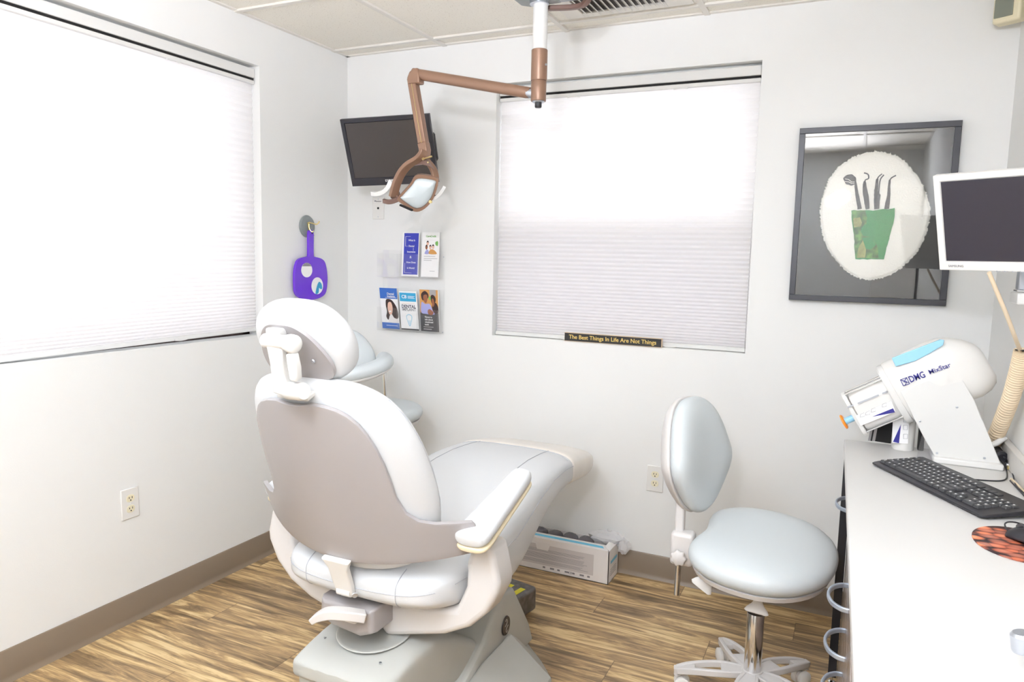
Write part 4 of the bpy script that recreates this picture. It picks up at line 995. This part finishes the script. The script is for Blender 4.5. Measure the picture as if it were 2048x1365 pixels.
# ------------------------------------------------------------------ brochure rack
rk = thing('brochure_rack', (.41,-.03,1.04), 'clear acrylic six-pocket brochure rack mounted on the back wall', 'brochure rack')
build('back_panel', G().box2((.226,-.0045,1.040),(.596,-.0005,1.455)), M['acrylic'], rk, smooth=0, bevel=.001)
for z in (1.045, 1.318):
    build('tray_floor', G().box2((.232,-.060,z),(.590,-.006,z+.003)), M['acrylic'], rk, smooth=0)
    build('tray_front', G().box2((.232,-.063,z),(.590,-.060,z+.118)), M['acrylic'], rk, smooth=0, bevel=.001)
    for x in (.230,.350,.469,.588): build('divider', G().box2((x,-.061,z),(x+.003,-.006,z+.118)), M['acrylic'], rk, smooth=0)
for x, z in ((.590,1.425),(.589,1.050)): build('screw', G().lathe([(0,0),(.0035,0),(.003,.0015),(0,.002)], (x,-.006,z), (0,-1,0), 12), M['satin'], rk)
def brochure(x0, x1, zb, zt, yb, yt, label, art, n=1, name='brochure', sh=0):
    lo = np.array([x0, yb, zb]); t = thing(name, lo, label, 'brochure')
    ax = np.array([1.,0,0]); up = np.array([sh, yt-yb, zt-zb]); hh = np.linalg.norm(up); up /= hh; nm = np.array([0,-(zt-zb),(yt-yb)]); nm = nm/np.linalg.norm(nm)
    w = x1-x0
    def Q(u, v, k=0): return lo+ax*u*w+up*v*hh+nm*(.0004+k*.00035)
    build('sheet', G().prism([Q(0,0),Q(1,0),Q(1,1),Q(0,1)], -nm*(.0012*n)), M['paper'], t, smooth=0)
    def rect(a, b, c, d, m, k=1, nme='print_block'): build(nme, G().prism([Q(a,c,k),Q(b,c,k),Q(b,d,k),Q(a,d,k)], nm*.0002), m, t, smooth=0)
    def poly(pts, m, k=2, nme='picture_shape', close=True): build(nme, G().prism(catmull([Q(u,v,k) for u,v in pts], 5, True), nm*.0002), m, t, smooth=0)
    def tx(s, sz, u, v, m, k=3): text('lettering', s, sz, Q(u,v,k+.5), ax, up, m, t, ext=.0001, bold=sz*.02)
    art(rect, poly, tx, Q)
    return t
def art1(rect, poly, tx, Q):
    rect(.0,1,.74,1,M['royal']); rect(0,1,0,.15,M['royal'])
    poly([(.35,.72),(.62,.72),(.82,.62),(.95,.48),(.98,.30),(.80,.24),(.62,.33),(.40,.22),(.28,.30),(.34,.42),(.30,.58)], M['hair'])
    poly([(.45,.64),(.60,.66),(.68,.56),(.66,.42),(.56,.33),(.46,.38),(.40,.50)], M['skin1'], 3)
    poly([(.50,.33),(.62,.36),(.72,.28),(.95,.24),(.99,.16),(.42,.16),(.44,.26)], M['card'], 4)
    poly([(.46,.43),(.54,.41),(.60,.44),(.54,.45)], M['paper'], 5)
    tx('Dental', .016, .62, .86, M['ink']); tx('Implants', .014, .64, .80, M['ink']); rect(.3,.95,.765,.772,M['ink'],2); rect(.25,.9,.075,.085,M['ink'],2)
def art2(rect, poly, tx, Q):
    build_ = [(.02,.96),(.80,.90),(.98,.70),(.10,.72)]
    rect(.04,.96,.74,.96,M['cyan'])
    tx('CB', .024, .30, .855, M['ink']); rect(.5,.9,.87,.88,M['ink'],2); rect(.5,.85,.845,.855,M['ink'],2); rect(.5,.9,.82,.83,M['ink'],2)
    tx('DENTAL', .0225, .52, .61, M['inkdark']); tx('IMPLANT', .0205, .52, .53, M['inkgrey'])
    poly([(.34,.36),(.5,.41),(.66,.36),(.62,.24),(.5,.10),(.38,.24)], M['lightblue'], 1); poly([(.365,.355),(.5,.395),(.635,.355),(.60,.245),(.5,.125),(.40,.245)], M['paper'], 2)
    for k in range(4): rect(.42+.012*k,.58-.012*k,.235-.025*k,.243-.025*k,M['lightblue'],3)
    rect(0,1,0,.035,M['greyp'])
    rect(.12,.88,.685,.69,M['warm'],1)
def art3(rect, poly, tx, Q):
    rect(0,1,.45,1,M['warm']); rect(0,1,0,.45,M['greyp']); rect(.55,.9,.86,1,M['shell'],2); rect(.5,.75,.76,.84,M['green'],2)
    poly([(.10,.90),(.30,.97),(.48,.90),(.46,.80),(.20,.74),(.10,.80)], M['hair'], 3)
    poly([(.22,.86),(.40,.88),(.43,.78),(.34,.68),(.22,.74)], M['skin2'], 4)
    poly([(.10,.70),(.30,.66),(.55,.66),(.70,.50),(.78,.42),(.30,.42),(.06,.46)], M['shirt'], 4)
    poly([(.62,.86),(.76,.88),(.88,.80),(.84,.70),(.70,.66),(.62,.74)], M['hair'], 3)
    poly([(.66,.78),(.76,.78),(.80,.66),(.70,.60)], M['skin2'], 4)
    poly([(.66,.62),(.86,.70),(.99,.60),(.99,.46),(.76,.46)], M['hair'], 3)
    poly([(.42,.50),(.55,.54),(.74,.46),(.62,.40),(.46,.42)], M['skin2'], 5)
    tx('Things to', .0115, .44, .345, M['ink']); tx('talk about', .0115, .46, .285, M['ink']); tx('misaligned', .0115, .47, .225, M['ink']); tx('teeth', .0115, .34, .165, M['ink'])
    rect(.15,.7,.105,.112,M['ink'],2); rect(.15,.6,.05,.06,M['ink'],2)
def art4(rect, poly, tx, Q):
    rect(.10,.96,.04,.98,M['indigo'])
    tx('What Is', .0125, .56, .815, M['ink']); tx('Dental', .0125, .55, .685, M['ink']); tx('Insurance', .0125, .55, .555, M['ink']); tx('&', .017, .52, .435, M['ink']); tx('How Does', .0125, .56, .315, M['ink']); tx('It Work?', .0125, .56, .185, M['ink'])
    for a,b,c,d in ((.20,.48,.900,.905),(.18,.20,.68,.905),(.18,.34,.68,.685),(.66,.675,.58,.65),(.18,.60,.075,.08),(.18,.195,.075,.30)): rect(a,b,c,d,M['ink'],2)
def art5(rect, poly, tx, Q):
    rect(.12,.96,.50,.83,M['card']); rect(.14,.94,.51,.82,M['paper'],2)
    for u,v,m in ((.34,.75,'skin1'),(.28,.66,'skin2'),(.50,.66,'skin1'),(.66,.67,'skin1')):
        poly([(u-.07,v),(u,v+.045),(u+.07,v),(u,v-.05)], M[m], 4); poly([(u-.07,v+.02),(u,v+.065),(u+.07,v+.02),(u,v+.03)], M['hair'], 5)
    poly([(.18,.52),(.28,.61),(.38,.60),(.42,.52)], M['shirt'], 3); poly([(.42,.52),(.50,.61),(.70,.61),(.88,.52)], M['warm'], 3); poly([(.78,.78),(.92,.80),(.92,.70),(.80,.72)], M['green'], 3)
    tx('CareCredit', .0125, .52, .91, M['green']); rect(.14,.8,.46,.468,M['inkgrey'],2); rect(.14,.92,.41,.418,M['inkgrey'],2); rect(.14,.6,.37,.378,M['inkgrey'],2); rect(.5,.8,.13,.137,M['inkgrey'],2)
brochure(.240,.346,1.052,1.262,-.024,-.054,'brochure with dark-haired smiling woman and blue bands, lower left pocket of the rack','' or art1, 4)
brochure(.357,.462,1.052,1.250,-.024,-.054,'white Dental Implant brochure with a cyan panel, lower middle pocket of the rack', art2, 5)
brochure(.476,.582,1.052,1.262,-.026,-.046,'dark brochure with two people talking on an orange ground, lower right pocket of the rack', art3, 6)
brochure(.360,.460,1.325,1.545,-.034,-.022,'white edged indigo brochure about dental insurance, upper middle pocket of the rack', art4, 3)
brochure(.476,.576,1.325,1.545,-.034,-.022,'white brochure with a small family picture, upper right pocket of the rack', art5, 4)

# ------------------------------------------------------------------ wooden word sign on the sill
sg = thing('word_sign', (1.47,-.004,1.053), 'long black wooden sign with gold lettering on the sill under the back window shade', 'sign')
build('board', G().box2((1.243,-.011,1.0535),(1.696,.009,1.0925)), M['signwood'], sg, smooth=0, bevel=.001)
build('face', G().box2((1.2445,-.0118,1.0552),(1.6945,-.0108,1.0908)), M['signblk'], sg, smooth=0)
text('lettering', 'The Best Things In Life Are Not Things', .0262, (1.4695,-.0123,1.0735), (1,0,0), (0,0,1), M['gold'], sg, ext=.0003, sx=.975, bold=.0003)

# ------------------------------------------------------------------ framed rug picture
pf = thing('framed_picture', (2.477,-.02,1.62), 'large black framed picture of a green cup holding dental tools on white shag', 'picture')
fx0, fx1, fz0, fz1, fw = 2.204, 2.748, 1.287, 1.955, .022
for a_, b_, c_, d_ in ((fx0,fx1,fz1-fw,fz1),(fx0,fx1,fz0,fz0+fw),(fx0,fx0+fw,fz0+fw,fz1-fw),(fx1-fw,fx1,fz0+fw,fz1-fw)):
    build('frame_rail', G().box2((a_,-.034,c_),(b_,-.002,d_)), M['frameblk'], pf, smooth=0, bevel=.0015)
build('mat_board', G().box2((fx0+fw,-.008,fz0+fw),(fx1-fw,-.004,fz1-fw)), M['artblack'], pf, smooth=0)
yo = -.012
def A(px, py, y=yo): return Y(px, py, y)
ov = [(1760,305),(1800,318),(1832,352),(1852,392),(1858,428),(1850,470),(1828,510),(1795,540),(1760,556),(1728,558),(1695,543),(1665,510),(1648,475),(1642,435),(1646,395),(1664,352),(1692,325),(1725,309)]
oc = catmull([A(*p) for p in ov], 14, True); cc_ = sum(oc)/len(oc); rr_ = random.Random(3)
oc = [cc_+(p-cc_)*(1+.022*(rr_.random()-.5)) for p in oc]
rg = [[cc_+(p-cc_)*s+np.array([0,dy,0]) for p in oc] for s, dy in ((.985,.004),(1.0,0),(.985,-.006),(.95,-.008),(.6,-.0085),(.1,-.0085))]
nn_r = len(oc); tf = G(); rt = random.Random(9)
for k in range(0, nn_r):
    for q in range(2):
        p = oc[k]*(1-q*.5)+oc[(k+1)%nn_r]*q*.5; dr = (p-cc_)/np.linalg.norm(p-cc_)
        tf.tube([p-dr*.004+np.array([0,-.003,0]), p+dr*(.0015+.003*rt.random())+np.array([0,-.004*rt.random(),.0015*(rt.random()-.5)])], [.0016,.0010], 5)
build('yarn_fringe', tf, M['rug'], pf, smooth=40)
rug = build('shag_oval', G().loft(rg), M['rug'], pf, smooth=60, label='oval white shag rug panel')
ya = -.0215
def B(px, py, k=0): return Y(px, py, ya-.0003*k)
def yarn(pts, m, k=0, nm='yarn_shape', n=1, d=.0016): return build(nm, G().prism([B(a_, b_, k) for a_, b_ in pts], (0,-d,0)), m, pf, smooth=0)
def jag(pts, amp=.7, n=7, seed=2):
    r = random.Random(seed); out = []
    for i in range(len(pts)):
        a_, b_ = pts[i], pts[(i+1)%len(pts)]
        for k in range(n): out.append((a_[0]+(b_[0]-a_[0])*k/n+(r.random()-.5)*2*amp, a_[1]+(b_[1]-a_[1])*k/n+(r.random()-.5)*2*amp))
    return out
yarn(jag([(1702,421),(1746,421),(1790,417),(1788,440),(1778,478),(1767,519),(1710,519),(1708,470)], .8), M['rugg'], 0, 'green_cup')
yarn(jag([(1704,422),(1730,421),(1734,436),(1733,448),(1726,452),(1721,462),(1726,472),(1742,474),(1752,488),(1756,500),(1757,517),(1711,517),(1708,470)], .5, 4), M['rugg2'], 7, 'patched_cloth')
yarn(jag([(1706,437),(1720,435),(1724,446),(1720,454),(1708,455)], .5, 3), M['olive'], 13, 'patch'); yarn(jag([(1722,456),(1731,452),(1734,460),(1724,468)], .5, 3), M['rugg'], 13, 'patch')
yarn(jag([(1724,476),(1742,474),(1752,490),(1740,500),(1732,498)], .5, 3), M['rugg'], 13, 'patch')
yarn(jag([(1716,498),(1726,480),(1732,500),(1730,516),(1714,516)], .4, 3), M['olive'], 12, 'patch')
yarn(jag([(1708,362),(1712,362),(1724,418),(1715,419),(1710,385)], .5), M['rugk'], 0, 'tool')
md_ = build('tool', G().prism(catmull([B(*p) for p in jag([(1686,357),(1694,350),(1704,349),(1712,356),(1712,368),(1703,372),(1692,368)], .4, 2)], 3, True), (0,-.0016,0)), M['rugk'], pf, smooth=0)
for s in (0, 5): build('yarn_highlight', G().bar([B(1690,358+s,7), B(1697,359+s,7), B(1703,364+s*.6,7), B(1709,364+s*.6,7)], .0018, .001, up=(0,1,0)), M['rug'], md_, smooth=0)
yarn(jag([(1727,363),(1731,362),(1738,395),(1739,418),(1731,419),(1726,392),(1725,375)], .5), M['rugk'], 0, 'tool')
def line(pts, w, m=None): build('tool', G().bar(catmull([B(*p, 2) for p in pts], 4), w, .0014, up=(0,1,0)), m or M['rugk'], pf, smooth=0)
line([(1729,366),(1731,360),(1737,357),(1736,349),(1728,346)], .0045)
yarn(jag([(1748,385),(1752,358),(1757,358),(1756,382),(1761,390),(1758,418),(1748,419)], .5), M['rugk'], 0, 'tool')
line([(1753,362),(1757,354),(1764,348)], .0042); line([(1757,392),(1760,362),(1766,352),(1768,350)], .0045)
yarn(jag([(1777,360),(1781,360),(1781,392),(1778,418),(1768,418),(1774,390)], .5), M['rugk'], 0, 'tool')
line([(1779,362),(1783,356),(1792,351)], .0045)
build('glass', G().box2((fx0+fw-.002,-.030,fz0+fw-.002),(fx1-fw+.002,-.028,fz1-fw+.002)), M['glass'], pf, smooth=0)

# ------------------------------------------------------------------ hook and hand mirror on the left wall
hk = thing('wall_hook', (.001,-.325,1.555), 'grey round wall hook with brass double prong holding the purple hand mirror', 'hook')
hc = X(614,453,.004)
build('disc', G().lathe([(0,0),(.052,0),(.054,.004),(.050,.010),(.044,.012),(.040,.012),(.036,.016),(0,.017)], (.0,hc[1],hc[2]), (1,0,0), 40), M['discgrey'], hk, smooth=50)
hb = X(616,447,.022)
build('hook_plate', G().bar([hb+np.array([0,0,.004]), X(619,462,.022)], .010, .003, up=(1,0,0)), M['brass'], hk, smooth=40)
build('prong', G().tube(catmull([X(618,445,.022), X(625,447,.045), X(632,449,.062), X(636,447,.070), X(639,443,.074)], 5), .0032, 10), M['brass'], hk)
build('prong', G().tube(catmull([X(618,448,.022), X(619,458,.026), X(624,464,.036), X(627,462,.042)], 5), .0028, 10), M['brass'], hk)
hm = thing('hand_mirror', X(623,530,.03), 'bright purple plastic hand mirror with two small round windows hanging on the grey hook', 'hand mirror')
mo2 = [(619,462),(624,460),(627,463),(628,474),(628,510),(631,514),(642,517),(650,524),(654,540),(655.5,560),(653,583),(646,593),(632,599),(615,600),(600,596),(592,587),(590,570),(590,545),(593,528),(598,519),(607,515),(616,513),(618,508),(618,474)]
xm = .030
mpts = catmull([X(a_, b_, xm) for a_, b_ in mo2], 4, True)
build('body', G().prism(mpts, (-.014,0,0)), M['purple'], hm, smooth=50, bevel=.0045, seg=4)
for (a_, b_), (ra, rb) in (((613.5,540.5),(11,14.6)), ((634.5,572),(11.5,17))):
    c_ = X(a_, b_, xm+.0008); ry = abs((X(a_+ra, b_, xm)-X(a_-ra, b_, xm))[1])/2; rz = abs((X(a_, b_+rb, xm)-X(a_, b_-rb, xm))[2])/2
    r = build('mirror_window', G().loft([sring(c_+np.array([h,0,0]), (0,1,0), (0,0,1), ry, rz, 32) for h in (0,.0008)]), M['paper'], hm, smooth=30)  # mirror reflection put in as plain white colour
    if b_ > 560:
        build('blue_detail', G().prism(catmull([X(*q, xm+.0018) for q in ((631,588),(634,572),(638,564),(643,568),(644,578),(640,578),(638,576),(637,586))], 3, True), (.0004,0,0)), M['cyan'], r, smooth=0)
    else:
        build('grey_detail', G().prism([X(*q, xm+.0018) for q in ((604,533),(608,527.5),(613.5,526),(619,527.5),(623,533))], (.0004,0,0)), M['inkgrey'], r, smooth=0)
build('grip_band', G().tube([X(618,470.5,xm-.001), X(628,471,xm-.001)], .0015, 8), M['purple'], hm)
build('hang_hole', G().lathe([(0,0),(.004,0),(.004,.0015),(0,.0015)], X(624,466.5,xm), (1,0,0), 12), M['dark'], hm)

# ------------------------------------------------------------------ ceiling mounted operating lamp
lp = thing('operating_lamp', (1.365,-.66,H), 'bronze brown dental operating lamp hanging from the ceiling on a jointed arm', 'operating lamp')
LY = -.67
top = Y(1080,2,LY); 
build('mount_plate', G().prism([(1.285,-.80,2.330),(1.285,-.655,2.330),(1.310,-.630,2.330),(1.43,-.630,2.330),(1.43,-.80,2.330)], (0,0,.10)), M['discgrey'], lp, smooth=0, bevel=.004)
build('plate_collar', G().lathe([(0,0),(.034,0),(.034,.012),(0,.012)], (top[0],LY-.005,2.319), (0,0,1), 28), M['satin'], lp)
build('track_rail', G().bar(catmull([(1.372,-.622,2.322),(1.47,-.59,2.325),(1.515,-.60,2.335),(1.55,-.66,2.36),(1.57,-.78,2.38)], 5), .022, .016), M['brown2'], lp, smooth=40, bevel=.003)
build('rail_housing', G().box2((1.40,-.80,2.333),(1.52,-.625,2.43)), M['seam'], lp, smooth=0, bevel=.004)
po = np.array([top[0], LY, 0]); 
z1_ = Y(1078,100,LY)[2]; z2_ = Y(1077,162,LY)[2]; z3_ = Y(1077,203,LY)[2]
pxx = Y(1078,150,LY)[0]; po[0] = pxx
build('drop_tube', G().lathe([(0,0),(.0262,0),(.0262,2.33-z1_),(0,2.33-z1_)], (pxx,LY,z1_), (0,0,1), 28), M['white2'], lp)
build('sleeve', G().lathe([(0,0),(.0285,0),(.0290,.002),(.0290,z1_-z2_-.002),(.0275,z1_-z2_),(0,z1_-z2_)], (pxx,LY,z2_), (0,0,1), 28), M['brown'], lp)
build('swivel', G().lathe([(0,0),(.0265,0),(.0275,.003),(.0275,z2_-z3_-.005),(.0255,z2_-z3_),(0,z2_-z3_)], (pxx,LY,z3_), (0,0,1), 28), M['brown'], lp)
build('swivel_ring', G().lathe([(0,0),(.020,0),(.022,.004),(0,.004)], (pxx,LY,z3_-.004), (0,0,1), 24), M['satin'], lp)
build('end_knob', G().lathe([(0,0),(.011,0),(.0125,.003),(.0125,.020),(0,.020)], (pxx,LY,z3_-.022), (0,0,1), 20), M['black'], lp)
build('set_screw', G().lathe([(0,0),(.004,0),(.004,.004),(0,.004)], (pxx+.0275,LY-.008,z1_-.055), (1,-.3,0), 10), M['satin'], lp)
a_ = Y(1058,186,LY); b_ = Y(826,147,LY)
build('joint', G().tube([Y(1067,188,LY), Y(1054,186,LY)], .017, 16), M['satin'], lp)
build('upper_arm', G().tube([a_+np.array([.004,0,0]), a_+(b_-a_)*.02, b_], [.019,.0205,.0205], 20, flat=.85), M['brown'], lp, smooth=50)
eb = [Y(832,149,LY), Y(823,150,LY), Y(822,158,LY)]
build('elbow', G().prism([Y(*q, LY-.020) for q in ((835,135),(826,136),(818,143),(813,155),(815,168),(838,166),(838,158))], (0,.040,0)), M['brown'], lp, smooth=40, bevel=.006, seg=3)
c_ = Y(825,156,LY); d_ = Y(847,287,LY)
build('lower_arm', G().bar([c_, d_], .036, .032, up=(0,1,0)), M['brown'], lp, smooth=40, bevel=.004)
e_ = Y(851,306,LY)
build('yoke_socket', G().bar([d_-(d_-c_)*.01, d_+(e_-d_)*.7, Y(850,318,LY)], [.038,.038,.030], .034, up=(0,1,0)), M['brown'], lp, smooth=40, bevel=.004)
build('arm_crease', G().tube([c_+np.array([.001,-.0165,0]), d_+np.array([.001,-.0165,0])], .0012, 6), M['brass'], lp)
yk = thing
def LPt(px, py, dy=0): return Y(px, py, LY+dy)
build('yoke_arm', G().bar(catmull([LPt(848,300,-.03), LPt(845,308,-.032), LPt(836,318,-.035), LPt(817,330,-.04), LPt(803,346,-.045), LPt(793,368,-.045), LPt(786,394,-.04)], 5), .016, .034, up=(.35,1,0)), M['brown'], lp, smooth=50, bevel=.004)
build('yoke_arm', G().bar(catmull([LPt(848,312,.02), LPt(853,321,.02), LPt(863,333,.02), LPt(869,346,.02), LPt(871,362,.015)], 5), .014, .030, up=(.35,1,0)), M['brown'], lp, smooth=50, bevel=.004)
build('yoke_plate', G().prism([LPt(*q, -.022) for q in ((843,310),(836,319),(822,328),(826,331),(842,329),(858,333),(866,338),(858,327),(852,318))], (0,.014,0)), M['brown2'], lp, smooth=40, bevel=.002)
build('thumb_screw', G().tube([LPt(847,318,-.03), LPt(863,313,-.05)], .0035, 10), M['brass'], lp); build('thumb_screw_head', G().lathe([(0,0),(.006,0),(.006,.004),(0,.004)], LPt(847,318,-.028), (0,-1,0), 6), M['brass'], lp)
for q in ((835,323),(856,325)): build('rivet', G().lathe([(0,0),(.0035,0),(.0028,.002),(0,.0025)], LPt(*q,-.022), (0,-1,0), 12), M['brass'], lp)
# lamp head, front face looks down toward the chair and a little to the right
HNn = np.array([.42,-.86,-.30]); HNn /= np.linalg.norm(HNn); HC = LPt(836,388,-.01)
def HP(px, py, k=0): return PL(px, py, HC, HNn)+HNn*k
fo_ = [(834,350),(872,355),(876,368),(869,392),(861,406),(850,417),(838,423),(826,422),(812,413),(795,400),(801,389),(820,368)]
fi_ = [(836,357),(869,360.5),(871,370),(865,390),(857,403),(848,412),(838,416.5),(829,416),(817,409),(801,396.5),(805,391),(823,371)]
fo3 = catmull([HP(*q) for q in fo_], 4, True); fi3 = catmull([HP(*q) for q in fi_], 4, True); ccn = sum(fi3)/len(fi3)
g = G(); nfo = len(fo3)
V = [p+HNn*.004 for p in fo3]+[p+HNn*.004 for p in fi3]+[p-HNn*.022 for p in fi3]+[p-HNn*.022 for p in fo3]
F = []
for k in range(nfo):
    k2 = (k+1)%nfo
    for r0_, r1_ in ((0,1),(1,2),(2,3),(3,0)): F.append((r0_*nfo+k, r0_*nfo+k2, r1_*nfo+k2, r1_*nfo+k))
build('head_frame', g.add(V, F), M['brown'], lp, smooth=50)
build('shield', G().loft([[ccn+(p-ccn)*s+HNn*k for p in fi3] for s, k in ((.995,-.006),(.985,.004),(.93,.010),(.8,.015),(.55,.020),(.25,.0225),(.03,.023))]), M['lens'], lp, smooth=60)
build('reflector_back', G().loft([[ccn+(p-ccn)*s-HNn*k for p in fo3] for s, k in ((.96,.022),(.93,.040),(.82,.062),(.6,.078),(.3,.086),(.03,.088))]), M['cream'], lp, smooth=60)
def hbar(pts, w, h, m, nm): build(nm, G().bar(catmull(pts, 6), w, h, up=tuple(HNn)), m, lp, smooth=50, bevel=.003)
hbar([LPt(767,402,-.04), LPt(776,404,-.045), LPt(785,403,-.04), LPt(796,399,-.03)], .018, .012, M['brown2'], 'head_clip')
build('pivot_bracket', G().prism([LPt(*q, -.035) for q in ((784,378),(791,382),(797,398),(790,403),(780,396))], (0,.03,0)), M['brown2'], lp, smooth=40, bevel=.003)
hbar([LPt(744,387,-.06), LPt(753,388,-.065), LPt(766,384,-.06), LPt(776,374,-.055), LPt(781,363,-.05), LPt(783,368,-.045)], .016, .012, M['white2'], 'grip_handle')
hbar([LPt(866,398,.03), LPt(874,393,.03), LPt(881,386,.025), LPt(887,377,.02), LPt(889,373,.02)], .012, .010, M['white2'], 'grip_handle')
hbar([LPt(868,391,.03), LPt(873,393,.03)], .008, .008, M['chrome'], 'handle_stub')
build('latch', G().bar([LPt(800,410,-.03), LPt(825,421,-.03)], .008, .010, up=tuple(HNn)), M['dark'], lp, smooth=40, bevel=.002)
build('lower_hinge', G().lathe([(0,0),(.006,0),(.006,.008),(0,.008)], LPt(862,404,-.02), (0,-1,0), 12), M['brass'], lp)

# ------------------------------------------------------------------ chrome tap at the right edge of the counter
tp_ = thing('chrome_tap', (2.84,-1.95,TZ), 'chrome tap head reaching in over the countertop at the right edge of the picture', 'tap')
q0 = Y(2046,1285,-1.93); 
build('tap_body', G().lathe([(0,0),(.024,0),(.024,.006),(.016,.012),(.016,.07),(0,.07)], (2.84,-1.95,TZ), (0,0,1), 24), M['chrome'], tp_)
build('spout', G().tube(catmull([(2.84,-1.95,TZ+.065),(2.835,-1.95,TZ+.12),(2.80,-1.945,TZ+.135),(q0[0]+.03,-1.935,q0[2]+.022),(q0[0]+.008,-1.93,q0[2]+.006)], 6), .013, 18), M['chrome'], tp_)
build('aerator', G().lathe([(0,-.014),(.0145,-.014),(.0155,-.010),(.0155,.010),(.012,.014),(0,.015)], q0, (-.15,0,1), 24), M['satin'], tp_)

# photographer's soft flash, seen mirrored in the picture glass
fl_ = bpy.data.lights.new('flash', 'AREA'); fl_.shape = 'DISK'; fl_.size = .20; fl_.energy = 36; fl_.color = (.93,.96,1.07)
fo_l = bpy.data.objects.new('flash', fl_); col.objects.link(fo_l); fo_l.location = (2.26,-3.70,1.985)
fo_l.rotation_euler = Vector((-.38,.8,.75)).to_track_quat('-Z','Y').to_euler()
# added fill lamp, unseen, bounced off the ceiling to soften the shadows
f2 = bpy.data.lights.new('bounce_fill', 'AREA'); f2.shape = 'DISK'; f2.size = .3; f2.energy = 80; f2.color = (.93,.96,1.07); f2.spread = math.radians(120)
o2 = bpy.data.objects.new('bounce_fill', f2); col.objects.link(o2); o2.location = (1.85,-3.45,1.75)
o2.rotation_euler = Vector((-.25,.45,1)).to_track_quat('-Z','Y').to_euler()
# ------------------------------------------------------------------ world, camera, colour
w = bpy.data.worlds.new('World'); bpy.context.scene.world = w; w.use_nodes = True
bg = w.node_tree.nodes['Background']; bg.inputs[0].default_value = (.92,.97,1.06,1); bg.inputs[1].default_value = 2.7
cd = bpy.data.cameras.new('camera'); cam = bpy.data.objects.new('camera', cd); col.objects.link(cam); bpy.context.scene.camera = cam
cd.sensor_width = 36; cd.sensor_fit = 'HORIZONTAL'; cd.lens = FPX/2048*36; cd.clip_start = .05
cam.matrix_world = Matrix([[_r2[0],_u2[0],-_f[0],CAM[0]],[_r2[1],_u2[1],-_f[1],CAM[1]],[_r2[2],_u2[2],-_f[2],CAM[2]],[0,0,0,1]])
vs = bpy.context.scene.view_settings; vs.view_transform = 'Standard'; vs.look = 'None'; vs.exposure = .17; vs.gamma = 1
try: vs.use_curve_mapping = False
except Exception: pass
sc_n = bpy.context.scene
sc_n.cycles.max_bounces = 10; sc_n.cycles.diffuse_bounces = 6; sc_n.cycles.transparent_max_bounces = 24
